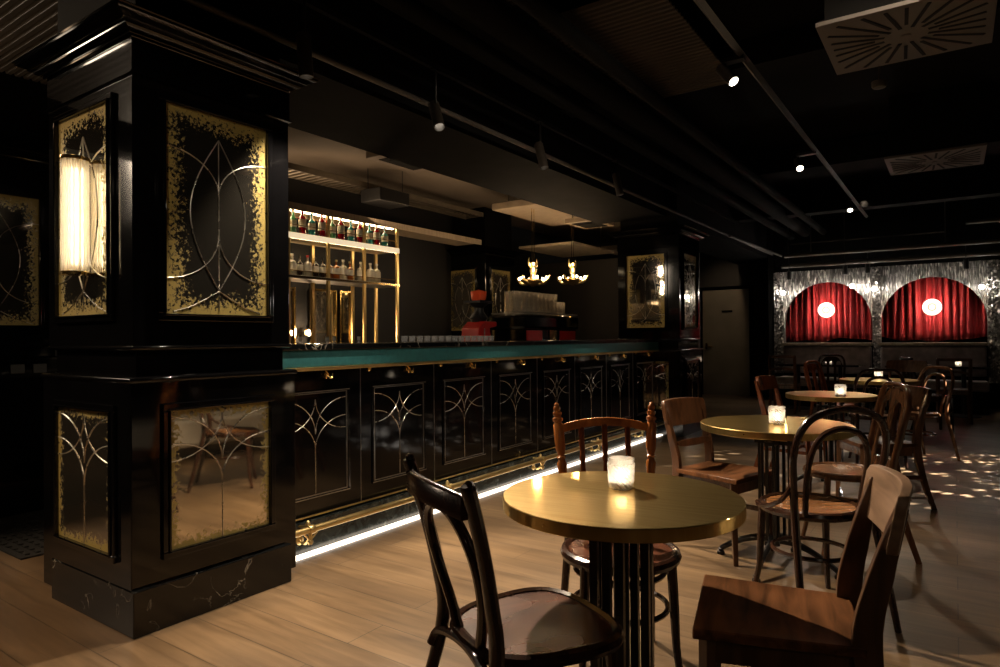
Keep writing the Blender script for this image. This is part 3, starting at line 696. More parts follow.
for k,(y,kd) in enumerate(zip((4.134,4.249,4.364,4.494,4.632,4.748,4.888,5.018,5.158,5.275,5.40),('green','red','teal','red','green','red','teal','red','teal','red','teal'))):
    put(kd,(-5.25,y*.984,zt),'%s bottle on the upper shelf, %s from the left'%(cn[kd],ordn[k]),'bottles on the upper shelf')
for k,(y,kd) in enumerate(zip((4.12,4.21,4.31,4.41,4.50,4.585,4.68,4.775,4.87,5.03,5.17,5.265),('clear','dark','redcap','dark','dark','amber','amber','clear','amber','clear','clear','clear'))):
    put(kd,(-5.27,y*.988,.92+.856),'%s bottle on the lower shelf, %s from the left'%(cn[kd],ordn[k]),'bottles on the lower shelf')
# pouring bottles and jars on the work counter, left end
jar=make_bottle(.19,.034,g_clear,simple('steel_pourer',(.5,.5,.48),.3,.9),(.3,.5)); jar.name='liqueur_bottle'
for k,(x,y) in enumerate(((-3.45,2.60),(-3.52,2.78),(-3.42,2.92),(-3.50,3.05),(-3.44,3.22))):
    o=jar if k==0 else dup(jar,(0,0,0)); o.location=(x,y,.90+.06); o.location.z=.9
    o['label']='small bottle with steel pourer behind the near bar end, %s from the left'%ordn[k]; o['group']='pouring bottles behind the bar'
    o.scale=(1,1,1.42)
# drinking glasses upside along the inner edge of the bar top
def tumbler(r=.03,h=.055,name='shot_glass',mat=g_clear):
    return MB().lathe([(0,.006),(r*.8,.006),(r*.95,h),(r,h),(r*.9,0),(0,0)],n=8,cap=False).build(name,mat,smooth=False)
ORD=['first','second','third','fourth','fifth','sixth','seventh','eighth','ninth','tenth','eleventh','twelfth','thirteenth','fourteenth','fifteenth']
tg=tumbler(.025,.045)
gl=[]
n_g=14
for k in range(n_g):
    o=tg if k==0 else tg.copy()
    if k: COL.objects.link(o)
    o.location=(-3.26,3.49+k*.083,1.127); gl.append(o)
    tag(o,'small clear glass, %s from the left in the row on the bar top'%ORD[k],'glass','small glasses along the inner edge of the bar top')
# coffee corner
def coffee():
    t=thing('espresso_machine','black espresso machine with red side panel on the bar','coffee machine',(-3.66,5.40,.90))
    L=1.12
    MB().b2(-.24,.22,.0,L,.335,.485).build('machine_body',lacq,t,smooth=False,bevel=.03)
    MB().b2(-.22,.188,.03,L-.03,.04,.335).build('lower_casing',lacq,t,smooth=False)
    MB().b2(.186,.196,.06,.36,.15,.325).b2(.186,.196,.72,L-.05,.15,.325).build('rear_panel',redplastic,t,smooth=False,bevel=.01)
    MB().b2(-.26,.22,.0,L,.0,.05).build('drip_tray',steel,t,smooth=False,bevel=.008)
    MB().b2(.19,.198,.50,.66,.20,.33).build('gilt_badge',brassp,t,smooth=False)
    MB().tube([(-.2,.02,.50),(.2,.02,.50),(.2,L-.02,.50),(-.2,L-.02,.50)],.006,8,closed=True).build('cup_rail',steel,t)
    for y in (.2,.55,.9): MB().cyl((-.30,y,.18),(-.30,y,.27),.03,n=16).tube([(-.30,y,.2),(-.42,y,.19)],.012,8).build('group_head',steel,t)
    for k in range(4): MB().cyl((.17,.1+.05*k,.05),(.17,.1+.05*k,.22),.012,n=8).build('lever',steel if k%2 else blackmetal,t)
    g=thing('coffee_grinder','red coffee grinder with orange hopper on the bar','grinder',(-3.60,4.80,.90))
    MB().prism([(-.10,0),(.17,0),(.11,.40),(.22,.42),(.22,.47),(.02,.47),(-.06,.40)],-.10,.10,lambda u,v,w:(w,u-.02,v*.86)).build('grinder_body',redplastic,g,smooth=False,bevel=.01)
    MB().lathe([(0,.40),(.07,.40),(.085,.44),(.045,.50),(.045,.53),(.08,.56),(.09,.58),(0,.585)],(0,.05,0),18).build('collar',blackmetal,g)
    MB().lathe([(.045,.57),(.07,.62),(.075,.68),(0,.70)],(0,.05,0),18,cap=False).build('bean_hopper',hopper,g)
    MB().b2(-.09,.09,-.05,.15,.575,.595).build('hopper_tray',blackmetal,g,smooth=False)
    MB().cyl((.10,0,.02),(.10,0,.34),.007,n=8).build('side_rod',steel,g)
    cup=tumbler(.040,.078,'stacked_tumbler',glass('stacked_glass',(.95,.92,.86),tl=.22,rough=.05)); first=True
    for tier in range(3):
        for row in range(2):
            n_=12-2*(tier==2)
            for k in range(n_):
                o=cup if first else cup.copy()
                if not first: COL.objects.link(o)
                first=False
                o.location=(-3.60-.09*row,5.47+k*.085,.90+.487+tier*.079)
                if row==1 and tier<2: pass
                tag(o,'clear tumbler, %s from the left in the %s row, %s tier, on the espresso machine'%(ORD[k],('front','back')[row],('bottom','middle','top')[tier]),'glass','tumblers stacked on the espresso machine')
coffee()
# antler chandeliers over the bar
def chandelier(loc,label,pw):
    t=thing('brass_chandelier',label,'chandelier',loc)
    MB().cyl((-.0,-.02,.25),(-.0,-.02,2.722-loc[2]),.004,n=6).cyl((0,.03,.25),(0,.03,2.722-loc[2]),.004,n=6).build('hanging_rods',brassp,t)
    MB().lathe([(0,-.05),(.02,-.045),(.05,-.03),(.13,.0),(.15,.02),(.10,.035),(.05,.05),(.03,.10),(.045,.15),(.03,.20),(.05,.24),(.0,.26)],n=22).build('bowl_body',brasssat,t)
    for s in (-1,1):
        MB().tube(crom([(0,0,.20),(0,s*.06,.20),(0,s*.095,.24),(0,s*.085,.30)],5),lerpr([.022,.02,.014,.004],16),8).build('upper_horn',brasssat,t)
        MB().tube(crom([(0,s*.08,.0),(0,s*.15,-.005),(0,s*.21,.035),(0,s*.235,.08)],5),lerpr([.03,.025,.016,.004],16),8).build('horn_arm',brasssat,t)
        MB().tube(crom([(s*.08,0,.0),(s*.15,0,-.005),(s*.21,0,.035),(s*.235,0,.08)],5),lerpr([.03,.025,.016,.004],16),8).build('horn_arm',brasssat,t)
    for k in range(6):
        a=2*PI*k/6+.3; MB().lathe([(0,-.02),(.014,-.014),(.018,0),(.012,.016),(0,.02)],(.17*cos(a),.17*sin(a),.055),10).build('bulb',bulb,t)
    point('chandelier_glow',(loc[0]+.10,loc[1]-.10,loc[2]+.17),pw*.7,WARM,.05)
chandelier((-4.2,6.77,1.82),'left of the two brass horn chandeliers over the bar',9)
chandelier((-4.2,7.77,1.90),'right of the two brass horn chandeliers over the bar',9)
# power sockets at left wall zone and mat
pn=thing('wall_panel','black lacquer panel with sockets along the left edge of the photo','panel',(-5.12,2.05,0))
MB().b2(-.03,.0,-2.2,-.02,.0,1.02).build('lower_board',lacq,pn,smooth=False)
MB().b2(-.03,.03,-2.2,-.02,1.02,1.05).build('ledge',lacq,pn,smooth=False,bevel=.008)
for y in (-.30,-.17): MB().b2(.0,.012,y-.04,y+.04,.94,1.0).build('socket',socketm,pn,smooth=False,bevel=.003)
m=MB().b2(-5.1,-4.05,1.40,2.6,.001,.010)
for i in range(13):
    for j in range(22): m.b2(-5.07+i*.078,-5.02+i*.078,1.43+j*.052,1.452+j*.052,.010,.017)
tag(m.build('rubber_mat',matrub,smooth=False),'black ribbed rubber mat on the floor left of the near column','mat')
# lounge bench seen in the mirror
lb=thing('lounge_bench','long cream upholstered bench reflected in the low column mirror','bench',(.95,3.6,0))
MB().b2(-.28,.28,-1.3,1.3,.14,.40).build('cushion',creamleather,lb,bevel=.04)
for x in (-.22,.22):
    for y in (-1.15,1.15): MB().b2(x-.02,x+.02,y-.02,y+.02,0,.15).build('leg',brassp,lb,smooth=False)
# ------------------------------------------------------------------ tables
TZ=.712
def table(loc,label,dia,rz,big):
    t=thing('bistro_table',label,'table',(*loc,0),rz,'round brass bistro tables')
    r=dia/2; th=.034
    MB().lathe([(0,TZ-th),(r-.002,TZ-th),(r,TZ-th+.002),(r,TZ-.002),(r-.002,TZ),(0,TZ)],n=128).build('tabletop',brass,t,ang=30)
    riv=MB()
    for k in range(3):
        a=2*PI*k/3+.35-rz; riv.lathe([(0,0),(.004,.0),(.004,.0015),(0,.002)],(0,0,0),8)
        n0=len(riv.v)-32
        for q in range(n0,len(riv.v)):
            x,y,z=riv.v[q]; riv.v[q]=((r+z)*cos(a)-x*sin(a),(r+z)*sin(a)+x*cos(a),TZ-.017+y)
    riv.build('rim_rivets',brassp,t)
    MB().box((0,0,TZ-th-.006),(.30,.06,.012)).box((0,0,TZ-th-.0061),(.06,.30,.012)).build('top_bracket',castiron,t,smooth=False,bevel=.002)
    p=MB().cyl((0,0,.10),(0,0,TZ-th-.01),.018 if not big else .022,n=14)
    p.build('centre_pole',castiron,t)
    for k in range(4):
        a=PI/2*k; c,s=cos(a),sin(a); m=MB()
        for off in ((-.018,.018) if True else (0,)):
            q=.072
            m.box((c*q-s*off,s*q+c*off,.12+(TZ-th-.14)/2),((.022,.022,TZ-th-.14) if big else (.013,.013,TZ-th-.14)),Matrix.Rotation(a,3,'Z'))
        m.box((c*.05,s*.05,.62),(.09,.05,.018),Matrix.Rotation(a,3,'Z')).box((c*.05,s*.05,.13),(.09,.05,.02),Matrix.Rotation(a,3,'Z'))
        m.lathe([(0,-.012),(.011,-.008),(.011,.008),(0,.012)],(c*.085,s*.085,.645),10)
        m.build('upright',castiron,t,ang=30)
        f=MB(); f.tube(crom([(c*.03,s*.03,.135),(c*.10,s*.10,.125),(c*.18,s*.18,.095),(c*.25,s*.25,.055),(c*.285,s*.285,.03)],5),lerpr([.018,.016,.014,.013,.012],21),8,flat=(.9,1.1))
        ft=f.build('foot',castiron,t)
        MB().lathe([(0,0),(.018,0),(.020,.008),(.018,.016),(.011,.02),(.015,.03),(0,.038)],(c*.285,s*.285,0),14).build('glide_pad',blackmetal,ft)
    return t
T1=table((-.768,1.690),'brass topped bistro table nearest the camera',.655,R(8),True)
T2=table((-.745,3.49),'second brass bistro table from the camera, with the black bentwood chair in front',.715,R(-6),False)
T3=table((-.771,5.461),'third brass bistro table from the camera',.62,R(20),False)
T4=table((-.622,7.48),'farthest of the four brass bistro tables in the middle row',.70,R(10),False)

def candle(loc,label,s=1):
    t=thing('candle_glass',label,'candle holder',loc)
    m=MB(); n=16; rows=7; r0,r1,h=.034*s,.0385*s,.088*s
    vs=[]; fs=[]
    for j in range(rows*2+1):
        z=.004+(h-.004)*j/(rows*2); r=r0+(r1-r0)*j/(rows*2)
        for k in range(n*2):
            a=2*PI*k/(n*2); b=.0026*s*(1 if (j+k)%2 else -1) if j<rows*2-2 else 0
            vs.append(((r+b)*cos(a),(r+b)*sin(a),z))
    N=n*2
    for j in range(rows*2):
        for k in range(N): fs.append((j*N+k,j*N+(k+1)%N,(j+1)*N+(k+1)%N,(j+1)*N+k))
    m.add(vs,fs); m.lathe([(r1,h),(r1-.004,h),(r0-.004,.012),(0,.012)],n=N,cap=False).lathe([(0,0),(r0-.002,0),(r0,.004)],n=N,cap=False)
    m.build('tumbler',g_tumbler,t,smooth=False)
    MB().lathe([(0,.0125),(r0-.006,.0125),(r0-.006,.021*s),(0,.021*s)],n=18).build('wax',waxm,t)
    MB().lathe([(0,.022*s),(.005,.032*s),(.0055,.044*s),(.002,.055*s),(0,.060*s)],n=10).build('flame',flame,t)
    point('candle_light',(loc[0],loc[1],loc[2]+.040*s),.11,(1,.86,.68),.016)
    return t
candle((-.800,1.765,TZ),'cut glass candle tumbler on the nearest brass table')
candle((-.732,3.471,TZ),'glowing candle tumbler on the second brass table')
candle((-.679,5.271,TZ),'glowing candle tumbler on the third brass table')
candle((-.640,7.70,TZ),'glowing candle tumbler on the farthest brass table of the row')
# dark tables along the banquette
def bench_table(x,label,w_=.62):
    t=thing('banquette_table',label,'table',(x,11.28,0),0,'dark square tables along the banquette')
    MB().b2(-w_/2,w_/2,-.30,.28,.68,.71).build('tabletop',lacq,t,smooth=False,bevel=.004)
    MB().cyl((0,0,.02),(0,0,.68),.03,n=14).build('pole',castiron,t)
    MB().lathe([(0,0),(.20,0),(.20,.012),(.04,.03),(0,.03)],n=24).build('base',castiron,t)
for x,l in ((-2.05,'dark table at the left end of the banquette'),(-1.45,'dark banquette table under the left arch, behind the dark slatted chair'),(-.55,'dark banquette table under the right arch with white plates'),(.10,'dark banquette table at the right end behind the square framed chair')):
    bench_table(x,l,.56)
candle((-.62,11.2,.71),'small candle on the banquette table under the right arch')
candle((.04,11.2,.71),'small candle on the right end banquette table')
candle((-1.60,11.2,.71),'small candle on the banquette table under the left arch',1.2)
for k,(x,y) in enumerate(((-.46,11.15),(-.36,11.2))):
    tag(MB().lathe([(0,0),(.05,0),(.085,.016),(.086,.020),(.05,.008),(0,.006)],(x,y,.71),20).build('white_plate',platem),('left','right')[k]+' white plate on the banquette table under the right arch','plate','white plates')

# ------------------------------------------------------------------ chairs (local +Y is the front)
SZ=.435
def disc_seat(t,r,rimm,seatm,r2=None,squash=1.0,n=40,power=2.0,z=SZ,rr=.0165):
    def P_(k,rad,zz):
        a=2*PI*k/n; c,s=cos(a),sin(a)
        x=abs(c)**(2/power)*(1 if c>=0 else -1)*rad; y=abs(s)**(2/power)*(1 if s>=0 else -1)*rad*squash
        x*=1+.10*(y/rad) if power>2 else 1
        return (x,y,zz)
    MB().tube([P_(k,r-rr,z-rr) for k in range(n)],rr,8,closed=True,flat=(1,1.15)).build('seat_rim',rimm,t)
    m=MB(); rings=[(.0,.003),(.35,.0015),(.7,-.001),(.93,-.001),(1,-.003)]
    vs=[]
    for f,dz in rings[1:]:
        for k in range(n): vs.append(P_(k,(r-rr*.9)*f,z-.006-(1-f)*.006+dz*0))
    vs.append((0,0,z-.013)); c=len(vs)-1
    fs=[(c,k,(k+1)%n) for k in range(n)]
    for j in range(len(rings)-2):
        for k in range(n): fs.append((j*n+k,(j+1)*n+k,(j+1)*n+(k+1)%n,j*n+(k+1)%n))
    b0=len(vs)
    for k in range(n): vs.append(P_(k,(r-rr*.9),z-.022))
    vs.append((0,0,z-.022)); 
    for k in range(n): fs.append(((len(rings)-2)*n+k,b0+k,b0+(k+1)%n,(len(rings)-2)*n+(k+1)%n)); fs.append((b0+k,len(vs)-1,b0+(k+1)%n))
    m.add(vs,fs).build('seat_panel',seatm,t)
def front_legs(t,mat,x=.145,y=.125,zt=SZ-.012,sp=.025,r=(.017,.016,.0125,.011)):
    for s in (-1,1):
        MB().tube(crom([(s*x,y,zt),(s*(x+.006),y+.008,zt*.66),(s*(x+sp*.5),y+sp*.6,zt*.3),(s*(x+sp+.006),y+sp+.012,0)],5),lerpr(list(r),16),10).build('front_leg',mat,t)
def ring(t,mat,r=.155,z=.24,ym=-.01,sq=1.0):
    MB().tube([(r*cos(2*PI*k/32),ym+r*sq*sin(2*PI*k/32),z) for k in range(32)],.0095,7,closed=True).build('ring_stretcher',mat,t)
def hoop_chair(label,mat,seatm,loc,rz,braces=False,zt=.86):
    t=thing('bentwood_chair',label,'chair',(*loc,0),rz)
    disc_seat(t,.205,mat,seatm)
    front_legs(t,mat)
    half=[(.19,-.29,0),(.178,-.235,.22),(.165,-.185,SZ),(.178,-.20,.58),(.188,-.225,.68),(.172,-.25,.775),(.118,-.268,.838),(0,-.278,zt)]
    full=[(x,y,z) for x,y,z in half]+[(-x,y,z) for x,y,z in half[-2::-1]]
    MB().tube(crom(full,5),lerpr([.012,.015,.0165,.0155,.0145,.0145,.0145,.0145]+[.0145,.0145,.0145,.0145,.0155,.0165,.015,.012],71),10).build('outer_hoop',mat,t)
    hin=[(.115,-.172,SZ-.01),(.118,-.185,.52),(.122,-.21,.62),(.108,-.232,.71),(.068,-.246,.765),(0,-.252,.785)]
    full=hin+[(-x,y,z) for x,y,z in hin[-2::-1]]
    MB().tube(crom(full,5),.0125,9).build('inner_hoop',mat,t)
    ring(t,mat)
    if braces:
        for s in (-1,1):
            MB().tube(crom([(s*.176,-.195,.575),(s*.200,-.165,.50),(s*.222,-.09,.452),(s*.222,.0,.430),(s*.190,.085,.424)],5),.0095,8).build('hip_brace',mat,t)
    return t
def arch_chair(label,mat,seatm,loc,rz):
    t=thing('arch_back_chair',label,'chair',(*loc,0),rz)
    disc_seat(t,.20,mat,seatm,squash=1.0,power=3.0,rr=.016)
    front_legs(t,mat,.15,.13)
    for s in (-1,1):
        MB().tube(crom([(s*.165,-.30,0),(s*.160,-.235,.22),(s*.150,-.182,SZ-.01),(s*.155,-.195,.56),(s*.168,-.225,.70),(s*.180,-.26,.825),(s*.181,-.263,.838)],5),lerpr([.013,.016,.019,.018,.0175,.0185,.012],31),10,flat=(1,.95)).build('back_post',mat,t)
    # crest rail: a bowed board between the posts
    m=MB(); n=14; vs=[]
    for i in range(n+1):
        u=-1+2*i/n; x=u*.168; yb=-.262-.03*(1-u*u); zc=.800-.012*u*u
        hh=.026
        for dy,dz in ((-.012,-hh),(.010,-hh),(.010,hh*.8),(.004,hh),(-.006,hh),(-.012,hh*.8)): vs.append((x,yb+dy,zc+dz-(0)))
    k=6; fs=[(i*k+j,i*k+(j+1)%k,(i+1)*k+(j+1)%k,(i+1)*k+j) for i in range(n) for j in range(k)]+[tuple(range(k)),tuple(n*k+j for j in range(k))[::-1]]
    m.add(vs,fs).build('crest_rail',mat,t,ang=60)
    half=[(.060,-.178,SZ-.01),(.088,-.186,.49),(.118,-.20,.56),(.130,-.22,.64),(.112,-.238,.705),(.065,-.25,.748),(0,-.255,.762)]
    MB().tube(crom(half+[(-x,y,z) for x,y,z in half[-2::-1]],5),.0135,9).build('inner_arch',mat,t)
    half=[(.150,-.19,SZ+.06),(.12,-.185,SZ+.01),(.06,-.182,SZ-.018),(0,-.182,SZ-.024)]
    MB().tube(crom([(-.155,-.215,.36),(-.13,-.2,.40),(0,-.19,.415),(.13,-.2,.40),(.155,-.215,.36)],5),.012,8).build('rear_arch_brace',mat,t)
    ring(t,mat,.150,.23)
    MB().tube(crom([(-.178,-.262,.815),(-.181,-.266,.838),(-.178,-.266,.848),(-.156,-.266,.850),(-.150,-.266,.842)],4),.006,7).build('broken_finial',mat,t)
    return t
def plank_chair(label,mat,seatm,crestm,loc,rz,zt=.84,midrail=True,cw=.205,ch=.135,postw=.042):
    t=thing('plank_back_chair',label,'chair',(*loc,0),rz)
    # saddled trapezoid seat
    nx,ny=14,12; vs=[]; fs=[]
    def sx(v): return .168+.032*v   # half width front(1)..back(0)
    for side in (0,1):
        for j in range(ny+1):
            v=j/ny; hw=sx(v)
            for i in range(nx+1):
                u=-1+2*i/nx
                ybow=.0
                x=u*hw; y=-.19+.385*v
                dip=.016*max(0,(1-u*u))**.7*(sin(PI*min(1,v*1.12)))
                z=SZ-dip if side else SZ-.026
                vs.append((x,y,z))
    Nn=(nx+1)*(ny+1)
    for j in range(ny):
        for i in range(nx):
            a=j*(nx+1)+i; fs+=[(a,a+nx+1,a+nx+2,a+1),(Nn+a,Nn+a+1,Nn+a+nx+2,Nn+a+nx+1)]
    ed=[i for i in range(nx+1)]+[j*(nx+1)+nx for j in range(1,ny+1)]+[ny*(nx+1)+i for i in range(nx-1,-1,-1)]+[j*(nx+1) for j in range(ny-1,0,-1)]
    for a,b in zip(ed,ed[1:]+ed[:1]): fs.append((a,b,Nn+b,Nn+a))
    MB().add(vs,fs).build('seat',seatm,t,bevel=.004,ang=40)
    ap=MB(); 
    for s in (-1,1): ap.prism([(s*.150,-.165),(s*.180,.165),(s*.162,.165),(s*.132,-.165)],SZ-.085,SZ-.026)
    ap.b2(-.17,.17,.150,.168,SZ-.085,SZ-.026).b2(-.14,.14,-.17,-.152,SZ-.085,SZ-.026)
    ap.build('apron',mat,t,smooth=False,bevel=.003)
    for s in (-1,1):
        MB().tube([(s*.172,.160,SZ-.026),(s*.175,.163,.25),(s*.182,.175,0)],[.024,.021,.016],4,up=(0,1,0)).build('front_leg',mat,t,smooth=False,bevel=.003)
        pts=crom([(s*.165,-.29,0),(s*.160,-.225,.2),(s*.155,-.188,SZ),(s*.165,-.215,.60),(s*.176,-.258,zt-.035)],5)
        vs=[];n=len(pts)
        for i,p in enumerate(pts):
            f=i/(n-1); wd=.012+.002*f; dp=lerpr([.014,.019,.024,.020,.009],n)[i]*postw/.042
            for dx,dy in ((-wd,-dp),(wd,-dp),(wd,dp),(-wd,dp)): vs.append((p.x+dx,p.y+dy,p.z))
        fs=[(i*4+k,i*4+(k+1)%4,(i+1)*4+(k+1)%4,(i+1)*4+k) for i in range(n-1) for k in range(4)]+[(3,2,1,0),tuple((n-1)*4+k for k in range(4))]
        MB().add(vs,fs).build('back_post',mat,t,bevel=.003,ang=30)
    # curved crest board in front of the posts
    def board(z0,z1,hw,yt,yb,bow,th,name,m_,rc=.02):
        n=24; rows=8; vs=[]; fs=[]
        def edge(u):   # rounded ends
            e=(1-abs(u))*hw
            return 0 if e>rc else rc-math.sqrt(max(0,rc*rc-(rc-e)**2))
        for side in (0,1):
            for j in range(rows+1):
                for i in range(n+1):
                    u=-1+2*i/n; u=math.copysign(abs(u)**.8,u); q=edge(u)
                    za,zb=z0+q+.010*u*u,z1-q-.006*u*u; z=za+(zb-za)*j/rows
                    y=yb+(yt-yb)*(z-z0)/(z1-z0)-bow*(1-u*u)+(th if side else 0)
                    vs.append((u*hw,y,z))
        Nn=(n+1)*(rows+1)
        for j in range(rows):
            for i in range(n):
                a=j*(n+1)+i; fs+=[(a,a+1,a+n+2,a+n+1),(Nn+a,Nn+a+n+1,Nn+a+n+2,Nn+a+1)]
        ed=[i for i in range(n+1)]+[j*(n+1)+n for j in range(1,rows+1)]+[rows*(n+1)+i for i in range(n-1,-1,-1)]+[j*(n+1) for j in range(rows-1,0,-1)]
        for a,b in zip(ed,ed[1:]+ed[:1]): fs.append((a,Nn+a,Nn+b,b))
        MB().add(vs,fs).build(name,m_,t,bevel=.003,ang=45)
    board(zt-ch,zt,cw,-.268,-.240,.035,.024,'crest_board',crestm)
    if midrail: board(.545,.585,.158,-.193,-.188,.0,.016,'lower_rail',mat,.004)
    MB().b2(-.165,.165,-.03,-.008,.20,.225).b2(-.178,-.160,-.22,.16,.20,.225).b2(.160,.178,-.22,.16,.20,.225).build('stretcher',mat,t,smooth=False,bevel=.003)
    return t
def spindle_chair(label,loc,rz,zt=.89):
    t=thing('spindle_back_chair',label,'chair',(*loc,0),rz)
    disc_seat(t,.203,w_dark,w_seatdark)
    front_legs(t,w_dark,.14,.12)
    ring(t,w_dark,.160,.24); ring(t,w_dark,.150,.36)
    def turned(p0,p1,prof,mat,name,par=t,n=12):
        a,b=Vector(p0),Vector(p1); 
        MB().tube([a+(b-a)*f for f,_ in prof],[r for _,r in prof],n).build(name,mat,par,ang=50)
    P_=[(0,.013),(.05,.017),(.10,.014),(.13,.019),(.16,.014),(.22,.012),(.32,.017),(.37,.019),(.385,.013),(.40,.018),(.415,.013),(.46,.015),(.54,.019),(.575,.012),(.59,.018),(.605,.012),(.64,.017),(.66,.019),(.83,.020),(.85,.013),(.86,.019),(.88,.020),(.895,.012),(.905,.017),(.925,.017),(.935,.010),(.945,.014),(.965,.013),(.975,.008),(.985,.010),(1.0,.004)]
    for s in (-1,1):
        turned((s*.150,-.165,SZ-.02),(s*.182,-.252,zt+.015),P_,w_orange,'turned_post')
        MB().tube(crom([(s*.150,-.165,SZ),(s*.158,-.19,.3),(s*.175,-.25,0)],6),lerpr([.017,.015,.012],13),10).build('rear_leg',w_dark,t)
    m=MB(); n=16; vs=[]
    for i in range(n+1):
        u=-1+2*i/n; x=u*.176; y=-.232-.022*(1-u*u); z=zt-.084+.026*(1-u*u)
        for dy,dz in ((-.010,-.016),(.010,-.016),(.012,0),(.010,.014),(-.010,.014),(-.012,0)): vs.append((x,y+dy,z+dz))
    k=6; fs=[(i*k+j,i*k+(j+1)%k,(i+1)*k+(j+1)%k,(i+1)*k+j) for i in range(n) for j in range(k)]+[tuple(range(k)),tuple(n*k+j for j in range(k))[::-1]]
    m.add(vs,fs).build('crest_rail',w_orange,t,ang=60)
    S_=[(0,.008),(.15,.010),(.35,.014),(.55,.011),(.66,.009),(.69,.013),(.72,.009),(.78,.011),(.80,.011),(1,.011)]
    for x in (-.084,0,.084):
        turned((x,-.185,SZ-.01),(x*1.05,-.25,zt-.070),S_,w_orangedk,'spindle',n=10)
    return t
def slot_chair(label,mat,loc,rz,seatm,zt=.90,hw=.165,slots=2,zb=SZ):
    t=thing('slotted_back_chair',label,'chair',(*loc,0),rz)
    disc_seat(t,.20,mat,seatm); front_legs(t,mat); ring(t,mat)
    rc=.10
    half=[(hw+.02,-.29,0),(hw+.005,-.225,.22),(hw-.005,-.182,SZ),(hw,-.215,.62),(hw+.002,-.25,zt-.12),(hw-.014,-.262,zt-.045),(hw-.060,-.270,zt-.007),(0,-.273,zt)]
    full=half+[(-x,y,z) for x,y,z in half[-2::-1]]
    MB().tube(crom(full,5),lerpr([.012,.015,.017,.016,.016,.015,.015,.015]+[.015,.015,.015,.016,.016,.017,.015,.012],71),10,flat=(1,1.1)).build('outer_frame',mat,t)
    # slotted board
    m=MB(); N_=48; w2=hw-.028; th=.012
    cs=[(-w2+ (2*w2)*(k+.5+ (0))/ (slots+1)*1 ) for k in range(slots+1)]
    pitch=2*w2/slots if slots>1 else 2*w2
    sw=w2*2/(slots*1.0)*.5*.62
    cen=[-w2+2*w2*(k+.5)/slots for k in range(slots)]
    yf=lambda z:-.182-(z-SZ)/(zt-SZ)*.088
    xs=[-w2+2*w2*i/N_ for i in range(N_+1)]
    top=lambda x: zt-.022-.11*(abs(x)/w2)**4
    for a,b in zip(xs,xs[1:]):
        mid=(a+b)/2; lo=[SZ-.01]*2
        for c in cen:
            if abs(mid-c)<sw:
                g=lambda x,c=c: zt-.085-sw+math.sqrt(max(0,sw*sw-(x-c)**2))
                lo=[g(a),g(b)]
                # lower solid part
                lz=.50
                m.add([(a,yf(SZ)-.0,SZ-.01),(b,yf(SZ),SZ-.01),(b,yf(lz),lz),(a,yf(lz),lz),(a,yf(SZ)-th,SZ-.01),(b,yf(SZ)-th,SZ-.01),(b,yf(lz)-th,lz),(a,yf(lz)-th,lz)],[(0,1,2,3),(5,4,7,6),(0,4,5,1),(3,2,6,7),(0,3,7,4),(1,5,6,2)])
        ta,tb=top(a),top(b)
        m.add([(a,yf(lo[0]),lo[0]),(b,yf(lo[1]),lo[1]),(b,yf(tb),tb),(a,yf(ta),ta),(a,yf(lo[0])-th,lo[0]),(b,yf(lo[1])-th,lo[1]),(b,yf(tb)-th,tb),(a,yf(ta)-th,ta)],[(0,1,2,3),(5,4,7,6),(0,4,5,1),(3,2,6,7),(0,3,7,4),(1,5,6,2)])
    m.build('slotted_splat',mat,t,smooth=False)
    return t
def frame_chair(label,mat,loc,rz,zt=.86,slats=0):
    t=thing('square_frame_chair',label,'chair',(*loc,0),rz)
    MB().b2(-.195,.195,-.19,.195,SZ-.022,SZ).build('seat',mat,t,smooth=False,bevel=.008)
    MB().b2(-.18,.18,.155,.175,SZ-.07,SZ-.022).b2(-.18,.18,-.175,-.155,SZ-.07,SZ-.022).b2(-.18,-.16,-.165,.165,SZ-.07,SZ-.022).b2(.16,.18,-.165,.165,SZ-.07,SZ-.022).build('apron',mat,t,smooth=False)
    for s in (-1,1):
        MB().tube([(s*.172,.165,SZ-.02),(s*.175,.17,0)],[.022,.016],4,up=(0,1,0)).build('front_leg',mat,t,smooth=False)
        MB().tube(crom([(s*.175,-.26,0),(s*.172,-.19,.25),(s*.172,-.185,SZ),(s*.176,-.25,zt)],4),lerpr([.018,.022,.024,.019],13),4,up=(0,1,0)).build('back_post',mat,t,smooth=False)
    MB().b2(-.185,.185,-.262,-.238,zt-.035,zt+.005).build('top_rail',mat,t,smooth=False,bevel=.004)
    MB().tube(crom([(-.172,-.222,.64),(-.06,-.222,.665),(.06,-.222,.665),(.172,-.222,.64)],5),.014,6,flat=(.7,1.4)).build('middle_rail',mat,t)
    for k in range(slats):
        x=-.11+.22*k/max(1,slats-1); MB().b2(x-.022,x+.022,-.238,-.226,.47,zt-.03).build('slat',mat,t,smooth=False)
    return t
def H_(deg): return R(deg-90)
A=arch_chair('dark bentwood chair with arched back and broken finial, nearest on the left',w_dark,w_seatdark,(-.889,1.418),H_(62.6))
B_=spindle_chair('orange-brown chair with turned spindles behind the nearest brass table',(-.945,2.071),H_(-52.8))
Cc=plank_chair('brown chair with wide pale crest board in the right foreground',w_plank,w_plankseat,w_crest,(-.392,1.828),H_(193.4),zt=.80,midrail=False,cw=.205,ch=.15,postw=.055)
D=plank_chair('brown plank-back chair with lower rail between the bar and the second table',w_plank,w_plankseat,w_plank,(-1.03,3.594),H_(-16),zt=.80,cw=.19,ch=.15)
Ee=hoop_chair('dark double-hoop bentwood chair with hip braces behind the right foreground chair',w_dark,w_lit,(-.52,3.17-.10),H_(129),True,.865)
F=slot_chair('tall mid-brown chair with two long slots in its back at the second table',w_mid,(-.50,3.95),H_(206),w_lit,.887)
